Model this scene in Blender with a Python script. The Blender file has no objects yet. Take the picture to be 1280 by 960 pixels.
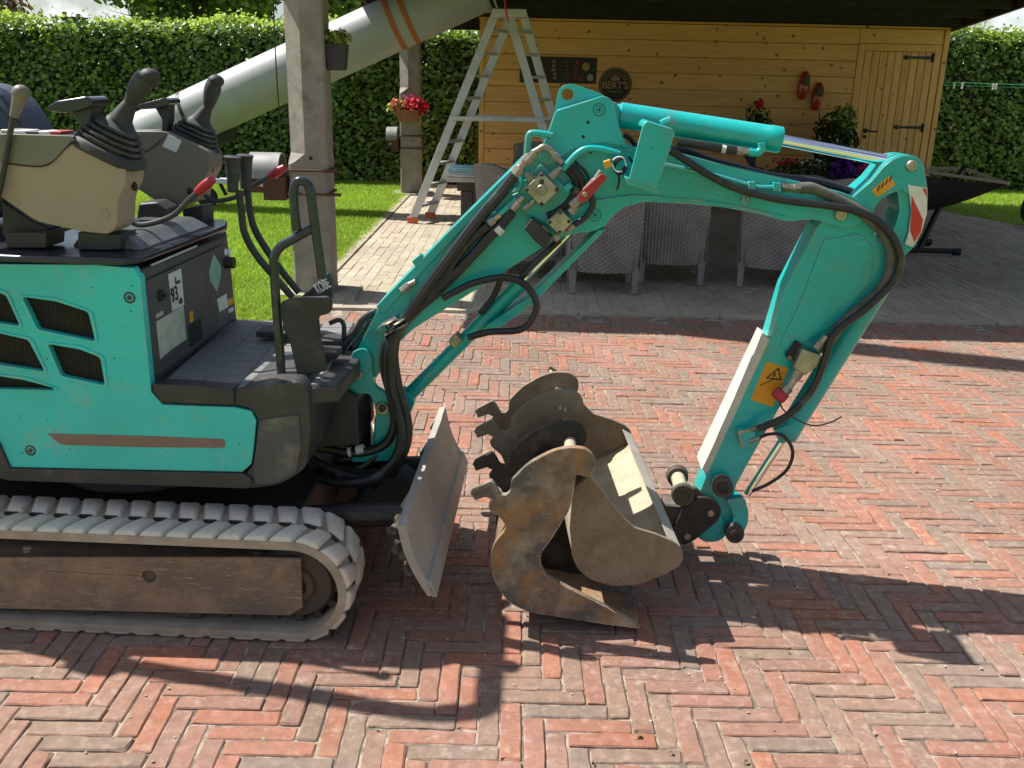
import bpy, bmesh, math, random
import numpy as np
from mathutils import Vector, Matrix
R = math.radians
random.seed(7)
rng = np.random.default_rng(7)
S = bpy.context.scene
COL = S.collection

# ------------------------------------------------------------------ camera
F_PX, PIT, ROLL, CH = 1180.0, 0.3105, 0.0226, 1.459
cam_d = bpy.data.cameras.new('camera')
cam = bpy.data.objects.new('camera', cam_d)
COL.objects.link(cam)
cam_d.sensor_width = 36.0
cam_d.lens = 36.0 * F_PX / 1280.0
cam_d.clip_end = 600
cam_d.clip_start = 0.05
cam.matrix_world = (Matrix.Translation((0, 0, CH)) @ Matrix.Rotation(math.pi / 2 - PIT, 4, 'X')
                    @ Matrix.Rotation(ROLL, 4, 'Z'))
S.camera = cam

# ------------------------------------------------------------------ world, sun, exposure
SUN_AZ, SUN_EL = R(20.0), R(55.7)         # azimuth measured from -X towards +Y
sdir = Vector((-math.cos(SUN_AZ) * math.cos(SUN_EL), math.sin(SUN_AZ) * math.cos(SUN_EL), math.sin(SUN_EL)))
W = bpy.data.worlds.new("World")
S.world = W
W.use_nodes = True
nt = W.node_tree
for n in list(nt.nodes):
    nt.nodes.remove(n)
wo = nt.nodes.new('ShaderNodeOutputWorld')
bg = nt.nodes.new('ShaderNodeBackground')
sky = nt.nodes.new('ShaderNodeTexSky')
sky.sky_type = 'NISHITA'
sky.sun_disc = False
sky.sun_elevation = SUN_EL
sky.sun_rotation = -(math.pi / 2 - SUN_AZ)
sky.air_density = 1.0
sky.dust_density = 1.2
tcw = nt.nodes.new('ShaderNodeTexCoord')
nzw = nt.nodes.new('ShaderNodeTexNoise')
nzw.inputs['Scale'].default_value = 8.0
nzw.inputs['Detail'].default_value = 7
nzw.inputs['Roughness'].default_value = 0.6
rpw = nt.nodes.new('ShaderNodeValToRGB')
rpw.color_ramp.elements[0].position = 0.51
rpw.color_ramp.elements[1].position = 0.72
mxw = nt.nodes.new('ShaderNodeMix')
mxw.data_type = 'RGBA'
mxw.inputs['B'].default_value = (15.0, 15.3, 15.8, 1)
nt.links.new(tcw.outputs['Generated'], nzw.inputs['Vector'])
nt.links.new(nzw.outputs['Fac'], rpw.inputs['Fac'])
nt.links.new(rpw.outputs['Color'], mxw.inputs['Factor'])
nt.links.new(sky.outputs['Color'], mxw.inputs['A'])
nt.links.new(mxw.outputs['Result'], bg.inputs['Color'])
bg.inputs['Strength'].default_value = 0.068
nt.links.new(bg.outputs['Background'], wo.inputs['Surface'])
sl = bpy.data.lights.new('sun', 'SUN')
sl.energy = 4.7
sl.angle = R(0.53)
sl.color = (1.0, 0.965, 0.91)
so = bpy.data.objects.new('sun', sl)
COL.objects.link(so)
so.rotation_euler = (-sdir).to_track_quat('-Z', 'Y').to_euler()
S.view_settings.view_transform = 'Standard'
S.view_settings.look = 'None'
S.view_settings.gamma = 1.0
S.view_settings.exposure = 0.76
S.cycles.max_bounces = 8
S.cycles.diffuse_bounces = 4

# ------------------------------------------------------------------ measuring helpers (photo survey -> metres)
cp, sp, cr, sr = math.cos(PIT), math.sin(PIT), math.cos(ROLL), math.sin(ROLL)
CAM = Vector((0, 0, CH))
def ray(x, y):
    a = (x - 640) / F_PX
    b = (y - 480) / F_PX
    u = cr * a + sr * b
    v = -sr * a + cr * b
    return Vector((u, cp - v * sp, -sp - v * cp))
def hit(x, y, p0, n):
    d = ray(x, y)
    n = Vector(n)
    return CAM + d * ((Vector(p0) - CAM).dot(n) / d.dot(n))
def G(x, y, z=0.0):
    return hit(x, y, (0, 0, z), (0, 0, 1))
def Y(x, y, D):
    return hit(x, y, (0, D, 0), (0, 1, 0))
def pxm(D, z=1.0):                           # metres per photo pixel at distance D, height z
    return (D * cp - (z - CH) * sp) / F_PX
# machine frame: u along the machine, w across (away from the viewer), z up
MYAW = -0.0383
MO = Vector((-0.545, 2.205, 0))
MU = Vector((math.cos(MYAW), math.sin(MYAW), 0))
MW = Vector((-math.sin(MYAW), math.cos(MYAW), 0))
def WL(p):
    d = Vector(p) - MO
    return Vector((d.dot(MU), d.dot(MW), d.z))
DW = 0.0                                     # set back of the upper structure from the tracks
def P(x, y, w):
    return WL(hit(x, y, MO + MW * (w + DW), MW))
def PZ(x, y, z):
    return WL(G(x, y, z))
def PP(x, y, p0, n):                         # on a plane given in machine coordinates
    o = WL(CAM)
    d = WL(CAM + ray(x, y)) - o
    return o + d * ((Vector(p0) - o).dot(n) / d.dot(n))

# ------------------------------------------------------------------ materials
MATS = {}
def N(nt, t, **kw):
    n = nt.nodes.new(t)
    for k, v in kw.items():
        setattr(n, k, v)
    return n
def mat(name, c1, c2=None, scale=6.0, rough=0.6, metal=0.0, bump=0.0, bscale=40.0, dust=None, dust_amt=0.0, dscale=3.0,
        stretch=None, c2pos=(0.35, 0.65), spots=None, spscale=30.0, spsize=0.12, coat=0.0, spec=0.5, rvar=0.15, coord='Object',
        scratch=None, scr_amt=0.0, wear=None, trans=0.0, rnd=0.0, attr=None):
    m = bpy.data.materials.new(name)
    m.use_nodes = True
    nt = m.node_tree
    b = nt.nodes['Principled BSDF']
    L = nt.links.new
    tc = N(nt, 'ShaderNodeTexCoord')
    vec = tc.outputs[coord]
    if stretch:
        mp = N(nt, 'ShaderNodeMapping')
        mp.inputs['Scale'].default_value = stretch
        L(vec, mp.inputs['Vector'])
        vec = mp.outputs['Vector']
    def noise(sc, det=5, ro=0.6, v=None):
        n = N(nt, 'ShaderNodeTexNoise')
        n.inputs['Scale'].default_value = sc
        n.inputs['Detail'].default_value = det
        n.inputs['Roughness'].default_value = ro
        L(v or vec, n.inputs['Vector'])
        return n.outputs['Fac']
    def ramp(f, a, c):
        r = N(nt, 'ShaderNodeMapRange')
        r.inputs['From Min'].default_value = a
        r.inputs['From Max'].default_value = c
        L(f, r.inputs['Value'])
        return r.outputs['Result']
    def mix(f, a, c):
        x = N(nt, 'ShaderNodeMix', data_type='RGBA')
        if isinstance(f, float):
            x.inputs['Factor'].default_value = f
        else:
            L(f, x.inputs['Factor'])
        for s, v in (('A', a), ('B', c)):
            if isinstance(v, tuple):
                x.inputs[s].default_value = (*v, 1)
            else:
                L(v, x.inputs[s])
        return x.outputs['Result']
    col = c1
    if c2:
        col = mix(ramp(noise(scale), *c2pos), c1, c2)
    if spots:
        v = N(nt, 'ShaderNodeTexVoronoi')
        v.inputs['Scale'].default_value = spscale
        L(tc.outputs[coord], v.inputs['Vector'])
        r = ramp(v.outputs['Distance'], spsize, spsize * 0.4)
        col = mix(r, col, spots)
    if scratch:
        mp2 = N(nt, 'ShaderNodeMapping')
        mp2.inputs['Scale'].default_value = (3, 3, 40)
        mp2.inputs['Rotation'].default_value = (0.2, 0.5, 0.3)
        L(tc.outputs[coord], mp2.inputs['Vector'])
        col = mix(ramp(noise(7, 6, 0.7, mp2.outputs['Vector']), 0.68 - scr_amt, 0.72 - scr_amt), col, scratch)
    if dust:
        d = noise(dscale, 8, 0.68)
        col = mix(ramp(d, 0.62 - dust_amt, 0.78 - dust_amt * 0.6), col, dust)
    if wear:
        bv = N(nt, 'ShaderNodeBevel')
        bv.samples = 4
        bv.inputs['Radius'].default_value = 0.006
        ge = N(nt, 'ShaderNodeNewGeometry')
        dp = N(nt, 'ShaderNodeVectorMath', operation='DOT_PRODUCT')
        L(bv.outputs['Normal'], dp.inputs[0])
        L(ge.outputs['Normal'], dp.inputs[1])
        mlt = N(nt, 'ShaderNodeMath', operation='MULTIPLY')
        L(ramp(dp.outputs['Value'], 0.985, 0.88), mlt.inputs[0])
        L(ramp(noise(28, 5, 0.7), 0.42, 0.58), mlt.inputs[1])
        col = mix(mlt.outputs[0], col, wear)
    if rnd:
        oi = N(nt, 'ShaderNodeObjectInfo')
        hs = N(nt, 'ShaderNodeHueSaturation')
        mr = N(nt, 'ShaderNodeMapRange')
        mr.inputs['To Min'].default_value = 1 - rnd
        mr.inputs['To Max'].default_value = 1 + rnd
        if attr:
            at = N(nt, 'ShaderNodeAttribute')
            at.attribute_name = attr
            L(at.outputs['Fac'], mr.inputs['Value'])
        else:
            L(oi.outputs['Random'], mr.inputs['Value'])
        L(mr.outputs['Result'], hs.inputs['Value'])
        if isinstance(col, tuple):
            hs.inputs['Color'].default_value = (*col, 1)
        else:
            L(col, hs.inputs['Color'])
        col = hs.outputs['Color']
    if isinstance(col, tuple):
        b.inputs['Base Color'].default_value = (*col, 1)
    else:
        L(col, b.inputs['Base Color'])
    rr = N(nt, 'ShaderNodeMapRange')
    rr.inputs['To Min'].default_value = max(0.02, rough - rvar)
    rr.inputs['To Max'].default_value = min(1, rough + rvar)
    L(noise(scale * 2.3, 4), rr.inputs['Value'])
    L(rr.outputs['Result'], b.inputs['Roughness'])
    b.inputs['Metallic'].default_value = metal
    b.inputs['Coat Weight'].default_value = coat
    b.inputs['Coat Roughness'].default_value = 0.15
    b.inputs['Specular IOR Level'].default_value = spec
    if bump:
        bp = N(nt, 'ShaderNodeBump')
        bp.inputs['Strength'].default_value = min(1.0, bump)
        bp.inputs['Distance'].default_value = 0.004
        L(noise(bscale, 6, 0.65), bp.inputs['Height'])
        L(bp.outputs['Normal'], b.inputs['Normal'])
    if trans:
        tr = N(nt, 'ShaderNodeBsdfTranslucent')
        if isinstance(col, tuple):
            tr.inputs['Color'].default_value = (*col, 1)
        else:
            L(col, tr.inputs['Color'])
        ms = N(nt, 'ShaderNodeMixShader')
        ms.inputs[0].default_value = trans
        L(b.outputs[0], ms.inputs[1])
        L(tr.outputs[0], ms.inputs[2])
        L(ms.outputs[0], nt.nodes['Material Output'].inputs['Surface'])
    MATS[name] = m
    return m

mat('teal', (0.002, 0.41, 0.395), (0.006, 0.32, 0.30), 3.5, 0.34, coat=0.25, dust=(0.09, 0.26, 0.225), dust_amt=0.09, dscale=7, bump=0.08, bscale=60, spots=(0.02, 0.06, 0.055), spscale=34, spsize=0.095, scratch=(0.10, 0.46, 0.43), scr_amt=0.065, wear=(0.30, 0.36, 0.32))
mat('teal_worn', (0.035, 0.59, 0.55), (0.045, 0.49, 0.44), 4, 0.42, dust=(0.22, 0.44, 0.37), dust_amt=0.09, dscale=7, bump=0.06, bscale=50,
    spots=(0.03, 0.10, 0.08), spscale=26, spsize=0.10, scratch=(0.16, 0.60, 0.53), scr_amt=0.05, wear=(0.34, 0.44, 0.38))
mat('charcoal', (0.028, 0.028, 0.031), (0.045, 0.043, 0.042), 8, 0.5, bump=0.15, bscale=90, dust=(0.12, 0.10, 0.08), dust_amt=0.06, dscale=6)
mat('deck_gloss', (0.018, 0.022, 0.028), (0.03, 0.033, 0.04), 5, 0.22, rvar=0.08, dust=(0.10, 0.11, 0.11), dust_amt=0.03, dscale=5)
mat('panel_grey', (0.060, 0.060, 0.063), (0.078, 0.077, 0.077), 9, 0.55, bump=0.12, bscale=120, dust=(0.2, 0.18, 0.14), dust_amt=0.06, dscale=7)
mat('beige', (0.35, 0.258, 0.19), (0.305, 0.225, 0.165), 3, 0.55, bump=0.05, bscale=100, dust=(0.2, 0.16, 0.11), dust_amt=0.02, dscale=4)
mat('olive', (0.17, 0.155, 0.12), (0.15, 0.135, 0.105), 3, 0.5, bump=0.05, bscale=100)
mat('rubber', (0.022, 0.022, 0.022), (0.035, 0.034, 0.032), 14, 0.62, dust=(0.11, 0.10, 0.085), dust_amt=0.05, dscale=12, bump=0.1, bscale=70)
mat('hose', (0.012, 0.012, 0.012), (0.022, 0.021, 0.020), 20, 0.40, dust=(0.10, 0.09, 0.075), dust_amt=0.02, dscale=14, bump=0.1, bscale=160)
mat('sheath', (0.15, 0.135, 0.105), (0.07, 0.066, 0.06), 22, 0.8, bump=0.35, bscale=120)
mat('zinc', (0.42, 0.38, 0.31), (0.26, 0.23, 0.19), 18, 0.42, 0.75, dust=(0.2, 0.15, 0.1), dust_amt=0.08, dscale=20, bump=0.1)
mat('chrome', (0.85, 0.86, 0.88), None, 5, 0.09, 1.0, rvar=0.04)
mat('alu', (0.62, 0.62, 0.62), (0.52, 0.52, 0.53), 6, 0.42, 0.55, bump=0.05, bscale=50, dust=(0.45, 0.42, 0.36), dust_amt=0.05)
mat('rust', (0.105, 0.090, 0.074), (0.27, 0.150, 0.066), 6, 0.82, bump=0.4, bscale=70, dust=(0.36, 0.30, 0.22), dust_amt=0.13, dscale=8,
    scratch=(0.30, 0.26, 0.21), scr_amt=0.07, c2pos=(0.44, 0.58), wear=(0.50, 0.44, 0.36))
mat('rust_brown', (0.235, 0.18, 0.122), (0.165, 0.115, 0.072), 8, 0.88, bump=0.3, bscale=90, dust=(0.30, 0.24, 0.165), dust_amt=0.09, dscale=9, spots=(0.10, 0.065, 0.04), spscale=50, spsize=0.2)
mat('dark_steel', (0.022, 0.020, 0.019), (0.05, 0.042, 0.034), 9, 0.55, 0.2, bump=0.2, bscale=80, dust=(0.16, 0.12, 0.08), dust_amt=0.05, dscale=6)
mat('brown_steel', (0.085, 0.06, 0.042), (0.06, 0.048, 0.038), 9, 0.75, bump=0.25, bscale=70, dust=(0.19, 0.13, 0.08), dust_amt=0.06, dscale=5)
mat('mud', (0.50, 0.42, 0.29), (0.40, 0.33, 0.23), 14, 0.95, bump=0.8, bscale=60, spots=(0.3, 0.24, 0.16), spscale=60, spsize=0.25)
mat('blade_steel', (0.36, 0.33, 0.285), (0.27, 0.245, 0.21), 7, 0.7, bump=0.3, bscale=60, dust=(0.46, 0.41, 0.345), dust_amt=0.10, dscale=7, scratch=(0.14, 0.12, 0.10), scr_amt=0.04)
mat('track_rubber', (0.70, 0.62, 0.51), (0.58, 0.505, 0.41), 10, 0.92, bump=0.5, bscale=50, dust=(0.30, 0.25, 0.19), dust_amt=0.07, dscale=8)
mat('track_edge', (0.42, 0.35, 0.265), (0.30, 0.245, 0.18), 12, 0.92, bump=0.3, bscale=50)
mat('track_frame', (0.135, 0.106, 0.083), (0.225, 0.145, 0.092), 6, 0.8, bump=0.35, bscale=60, dust=(0.30, 0.205, 0.125), dust_amt=0.16, dscale=10, scratch=(0.34, 0.30, 0.25), scr_amt=0.10, wear=(0.36, 0.30, 0.23))
mat('soil_brown', (0.17, 0.125, 0.085), (0.11, 0.08, 0.055), 14, 0.95, bump=0.6, bscale=60)
mat('grease', (0.013, 0.012, 0.011), (0.03, 0.026, 0.022), 8, 0.5)
mat('red_plastic', (0.42, 0.018, 0.03), (0.33, 0.015, 0.025), 12, 0.4)
mat('orange_sticker', (0.75, 0.33, 0.02), (0.62, 0.25, 0.02), 20, 0.5, dust=(0.4, 0.22, 0.06), dust_amt=0.05, dscale=20)
mat('yellow_sticker', (0.72, 0.30, 0.01), (0.62, 0.25, 0.01), 12, 0.5, dust=(0.35, 0.2, 0.05), dust_amt=0.03, dscale=14)
mat('white_sticker', (0.66, 0.67, 0.66), (0.55, 0.55, 0.53), 14, 0.5, dust=(0.35, 0.33, 0.29), dust_amt=0.06, dscale=18)
mat('worn_sticker_and_glint', (0.52, 0.51, 0.46), (0.38, 0.37, 0.33), 26, 0.75, dust=(0.12, 0.12, 0.11), dust_amt=0.03, dscale=30)
mat('green_sticker', (0.23, 0.45, 0.37), (0.16, 0.33, 0.27), 40, 0.5)
mat('ink', (0.01, 0.01, 0.01), None, 5, 0.6)
mat('white_ink', (0.7, 0.7, 0.7), None, 5, 0.6)
mat('stripe_red', (0.60, 0.02, 0.03), (0.5, 0.015, 0.02), 20, 0.3)
mat('stripe_white', (0.72, 0.66, 0.62), (0.62, 0.56, 0.50), 20, 0.35, dust=(0.4, 0.36, 0.3), dust_amt=0.03, dscale=20)
mat('brown_decal', (0.23, 0.15, 0.115), (0.20, 0.13, 0.10), 20, 0.6)
mat('checker_plate', (0.60, 0.56, 0.46), (0.50, 0.46, 0.37), 16, 0.85, bump=0.4, bscale=60, dust=(0.36, 0.40, 0.32), dust_amt=0.04, dscale=8)
mat('navy', (0.035, 0.042, 0.07), (0.05, 0.058, 0.085), 8, 0.5, bump=0.15, bscale=80)
mat('grille', (0.012, 0.011, 0.010), (0.02, 0.018, 0.016), 8, 0.6)
mat('grille_bar', (0.055, 0.045, 0.035), (0.03, 0.026, 0.022), 30, 0.6, 0.3)
mat('pine', (0.80, 0.43, 0.145), (0.70, 0.345, 0.105), 3.0, 0.55, stretch=(1, 6, 9), spots=(0.14, 0.055, 0.02), spscale=6.5, spsize=0.17, rnd=0.10, bump=0.1, bscale=12)
mat('pine_v', (0.80, 0.44, 0.14), (0.67, 0.33, 0.09), 3.0, 0.55, stretch=(12, 9, 1.2), rnd=0.12, bump=0.1, bscale=12, spots=(0.14, 0.055, 0.02), spscale=6.5, spsize=0.15)
mat('dark_wood', (0.016, 0.013, 0.011), (0.028, 0.022, 0.018), 5, 0.8, stretch=(1, 8, 8))
mat('fascia_wood', (0.055, 0.036, 0.024), (0.04, 0.027, 0.018), 5, 0.8)
mat('concrete', (0.30, 0.27, 0.225), (0.21, 0.185, 0.15), 7, 0.92, bump=0.6, bscale=45, spots=(0.33, 0.30, 0.25), spscale=38, spsize=0.22, dust=(0.09, 0.075, 0.055), dust_amt=0.07, dscale=4)
mat('rubble', (0.42, 0.37, 0.29), (0.30, 0.26, 0.2), 9, 0.95, bump=0.6, bscale=30)
mat('duct', (0.345, 0.36, 0.355), (0.30, 0.31, 0.305), 2, 0.52, rvar=0.08, bump=0.03, bscale=8, dust=(0.33, 0.33, 0.29), dust_amt=0.05, dscale=3)
mat('duct_rim', (0.55, 0.53, 0.22), (0.42, 0.42, 0.22), 6, 0.5)
mat('strap', (0.42, 0.13, 0.03), (0.33, 0.10, 0.03), 20, 0.8, bump=0.2, bscale=120)
mat('red_rope', (0.6, 0.03, 0.015), None, 5, 0.7)
mat('wicker', (0.285, 0.262, 0.24), (0.20, 0.184, 0.17), 5, 0.75)
mat('wicker_dark', (0.085, 0.075, 0.068), (0.06, 0.053, 0.048), 5, 0.75)
mat('cushion', (0.03, 0.03, 0.032), None, 5, 0.9)
mat('table_top', (0.50, 0.50, 0.49), (0.40, 0.40, 0.39), 3, 0.4)
mat('towel', (0.22, 0.50, 0.62), (0.42, 0.62, 0.70), 14, 0.95, bump=0.3, bscale=50)
mat('towel_pale', (0.55, 0.56, 0.58), None, 14, 0.95)
mat('black_metal', (0.012, 0.012, 0.012), (0.022, 0.02, 0.018), 10, 0.45, 0.3)
mat('poster', (0.02, 0.015, 0.012), None, 5, 0.5)
for nm, c in (('meat_red', (0.30, 0.03, 0.04)), ('meat_brown', (0.16, 0.08, 0.05)), ('meat_pale', (0.30, 0.17, 0.13)), ('corn', (0.55, 0.35, 0.10)), ('salt', (0.45, 0.45, 0.45))):
    mat(nm, c, tuple(x * 0.5 for x in c), 60, 0.6)
mat('sign_black', (0.018, 0.014, 0.012), None, 5, 0.6)
mat('sign_line', (0.36, 0.21, 0.09), None, 5, 0.6)
mat('clog_red', (0.42, 0.025, 0.012), (0.34, 0.02, 0.01), 12, 0.25, coat=0.4)
mat('clog_inside', (0.10, 0.07, 0.04), None, 5, 0.8)
mat('hammock', (0.16, 0.115, 0.08), (0.06, 0.045, 0.038), 5, 0.9, stretch=(1, 14, 1))
mat('cord', (0.45, 0.38, 0.28), None, 5, 0.9)
mat('green_line', (0.06, 0.30, 0.16), None, 5, 0.5)
mat('peg', (0.7, 0.66, 0.55), None, 5, 0.7)
mat('pot_black', (0.025, 0.024, 0.024), (0.04, 0.037, 0.035), 8, 0.55)
mat('pot_clay', (0.30, 0.13, 0.07), (0.24, 0.1, 0.05), 8, 0.85)
mat('hood_grey', (0.27, 0.27, 0.26), (0.20, 0.195, 0.18), 7, 0.55, 0.35, dust=(0.2, 0.15, 0.1), dust_amt=0.06)
mat('rust_box', (0.10, 0.04, 0.022), (0.065, 0.033, 0.022), 12, 0.85, bump=0.3, bscale=60, dust=(0.18, 0.09, 0.05), dust_amt=0.06)
mat('feet_orange', (0.62, 0.12, 0.04), None, 5, 0.6)
mat('white_panel', (0.72, 0.74, 0.78), None, 5, 0.5)
mat('tyre', (0.018, 0.018, 0.018), (0.03, 0.03, 0.03), 10, 0.85)
mat('bark', (0.10, 0.075, 0.05), (0.07, 0.052, 0.036), 12, 0.9, bump=0.5, bscale=30)
mat('roof_tile', (0.06, 0.055, 0.055), (0.08, 0.07, 0.07), 6, 0.8)
mat('house_wall', (0.6, 0.58, 0.54), None, 5, 0.8)
mat('soil', (0.24, 0.32, 0.05), (0.17, 0.23, 0.035), 20, 0.95)
mat('joint', (0.38, 0.31, 0.235), (0.15, 0.12, 0.092), 18, 0.97, bump=0.8, bscale=220, c2pos=(0.42, 0.56))
mat('pave_base', (0.42, 0.365, 0.28), (0.30, 0.26, 0.20), 9, 0.97)

def leafmat(name, c1, c2, rough=0.45, trans=0.22, rnd=0.45, spec=0.5):
    return mat(name, c1, c2, 1.3, rough, trans=trans, rnd=rnd, attr='rnd', spec=spec, rvar=0.1)
leafmat('ivy', (0.205, 0.315, 0.065), (0.135, 0.23, 0.046), 0.33, 0.36, 0.55)
leafmat('ivy_sunlit', (0.38, 0.50, 0.055), (0.28, 0.41, 0.045), 0.36, 0.45)  # paler ivy for the hedge tops, sunlight put into the leaf colour
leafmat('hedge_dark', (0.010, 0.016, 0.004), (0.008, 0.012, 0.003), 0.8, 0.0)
leafmat('leaf_tree', (0.17, 0.26, 0.045), (0.10, 0.18, 0.03), 0.42, 0.34)
leafmat('leaf_red', (0.20, 0.10, 0.05), (0.12, 0.14, 0.05), 0.5, 0.25)
leafmat('grass', (0.35, 0.50, 0.05), (0.27, 0.42, 0.038), 0.5, 0.5, 0.3)
leafmat('leaf_pot', (0.06, 0.12, 0.022), (0.04, 0.085, 0.018), 0.5, 0.2)
leafmat('leaf_lime', (0.30, 0.40, 0.05), (0.20, 0.32, 0.04), 0.5, 0.3)
leafmat('grit', (0.46, 0.40, 0.30), (0.30, 0.25, 0.18), 0.9, 0.0, 0.3)
leafmat('dry_leaf', (0.22, 0.14, 0.06), (0.12, 0.10, 0.04), 0.7, 0.1, 0.4)
leafmat('fl_red', (0.60, 0.012, 0.03), (0.5, 0.01, 0.02), 0.6, 0.25)
leafmat('fl_pink', (0.65, 0.06, 0.25), (0.55, 0.04, 0.30), 0.6, 0.25)
leafmat('fl_purple', (0.13, 0.025, 0.30), (0.09, 0.02, 0.24), 0.6, 0.25)
leafmat('fl_orange', (0.70, 0.16, 0.03), (0.7, 0.3, 0.25), 0.6, 0.25)
leafmat('fl_white', (0.75, 0.75, 0.68), None, 0.6, 0.25, 0.1)

def ramp_mat(name, stops, attr, nscale=30, bump=0.5, bscale=90, rough=0.9, eff=(0.48, 0.385, 0.315), eff_lo=0.52, eff_hi=0.80):
    m = bpy.data.materials.new(name)
    m.use_nodes = True
    nt = m.node_tree
    L = nt.links.new
    b = nt.nodes['Principled BSDF']
    if attr:
        a = N(nt, 'ShaderNodeAttribute')
        a.attribute_name = attr
        f = a.outputs['Fac']
    else:
        f = N(nt, 'ShaderNodeObjectInfo').outputs['Random']
    cr_ = N(nt, 'ShaderNodeValToRGB')
    e = cr_.color_ramp.elements
    e[0].position, e[0].color = stops[0][0], (*stops[0][1], 1)
    e[1].position, e[1].color = stops[-1][0], (*stops[-1][1], 1)
    for p_, c_ in stops[1:-1]:
        q = e.new(p_)
        q.color = (*c_, 1)
    L(f, cr_.inputs['Fac'])
    ge = N(nt, 'ShaderNodeNewGeometry')
    def noise(sc, det=6, ro=0.65):
        n = N(nt, 'ShaderNodeTexNoise')
        n.inputs['Scale'].default_value = sc
        n.inputs['Detail'].default_value = det
        n.inputs['Roughness'].default_value = ro
        L(ge.outputs['Position'], n.inputs['Vector'])
        return n.outputs['Fac']
    def rg(f_, a, c, x=0.0, y=1.0):
        r = N(nt, 'ShaderNodeMapRange')
        r.inputs['From Min'].default_value = a
        r.inputs['From Max'].default_value = c
        r.inputs['To Min'].default_value = x
        r.inputs['To Max'].default_value = y
        L(f_, r.inputs['Value'])
        return r.outputs['Result']
    hs = N(nt, 'ShaderNodeHueSaturation')
    L(cr_.outputs['Color'], hs.inputs['Color'])
    va = N(nt, 'ShaderNodeMath', operation='MULTIPLY')
    L(rg(noise(nscale), 0.25, 0.75, 0.74, 1.24), va.inputs[0])
    L(rg(noise(1.1, 5), 0.32, 0.68, 0.82, 1.12), va.inputs[1])
    L(va.outputs[0], hs.inputs['Value'])
    L(rg(noise(3.0), 0.3, 0.7, 0.85, 1.1), hs.inputs['Saturation'])
    mx = N(nt, 'ShaderNodeMix', data_type='RGBA')
    mu_ = N(nt, 'ShaderNodeMath', operation='MULTIPLY')
    L(rg(noise(34), eff_lo, eff_hi), mu_.inputs[0])
    L(rg(noise(2.6, 4), 0.36, 0.62, 0.15, 1.0), mu_.inputs[1])
    L(mu_.outputs[0], mx.inputs['Factor'])
    L(hs.outputs['Color'], mx.inputs['A'])
    mx.inputs['B'].default_value = (*eff, 1)
    L(mx.outputs['Result'], b.inputs['Base Color'])
    b.inputs['Roughness'].default_value = rough
    b.inputs['Specular IOR Level'].default_value = 0.3
    bp = N(nt, 'ShaderNodeBump')
    bp.inputs['Strength'].default_value = bump
    bp.inputs['Distance'].default_value = 0.003
    L(noise(bscale), bp.inputs['Height'])
    L(bp.outputs['Normal'], b.inputs['Normal'])
    MATS[name] = m
BR = [(0.0, (0.3365, 0.1441, 0.0905)), (0.13, (0.3089, 0.1413, 0.0923)), (0.28, (0.2812, 0.1413, 0.0979)), (0.42, (0.2656, 0.1524, 0.1089)), (0.55, (0.2536, 0.1607, 0.1163)), (0.68, (0.2564, 0.1726, 0.1246)), (0.8, (0.226, 0.1561, 0.1153)), (0.9, (0.2214, 0.1634, 0.1255)), (1.0, (0.3273, 0.1395, 0.0868))]
ramp_mat('brick_one', BR, None)
ramp_mat('brick_far', BR, 'rnd')
PV = [(0.0, (0.42, 0.365, 0.265)), (0.3, (0.38, 0.325, 0.235)), (0.6, (0.45, 0.39, 0.285)), (0.85, (0.37, 0.31, 0.235)), (1.0, (0.40, 0.315, 0.245))]
ramp_mat('paver_one', PV, None, eff=(0.42, 0.36, 0.26))
ramp_mat('paver_far', PV, 'rnd', eff=(0.42, 0.36, 0.26))

# ------------------------------------------------------------------ mesh helpers
def obj(name, bm, m, parent=None, bev=0.0, smooth=True, ang=38, seg=2, loc=None):
    me = bpy.data.meshes.new(name)
    if isinstance(bm, bmesh.types.BMesh):
        bmesh.ops.recalc_face_normals(bm, faces=bm.faces[:])
        bm.to_mesh(me)
        bm.free()
    else:
        me = bm
    o = bpy.data.objects.new(name, me)
    COL.objects.link(o)
    if m:
        me.materials.append(MATS[m] if isinstance(m, str) else m)
    if parent:
        o.parent = parent
    if smooth and len(me.polygons):
        me.polygons.foreach_set('use_smooth', [True] * len(me.polygons))
        me.set_sharp_from_angle(angle=R(ang))
    if bev:
        md = o.modifiers.new('bevel', 'BEVEL')
        md.width = bev
        md.segments = seg
        md.limit_method = 'ANGLE'
        md.angle_limit = R(32)
        md.harden_normals = True
    if loc is not None:
        o.location = loc
    return o
def empty(name, loc=(0, 0, 0), rz=0.0):
    o = bpy.data.objects.new(name, None)
    o.empty_display_size = 0.1
    COL.objects.link(o)
    o.location = loc
    o.rotation_euler = (0, 0, rz)
    return o
def tag(o, label, cat, group=None):
    o['label'] = label
    o['category'] = cat
    if group:
        o['group'] = group
    return o
def struct(o, label=None):
    o['kind'] = 'structure'
    if label:
        o['label'] = label
    return o
def BM():
    return bmesh.new()
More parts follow.
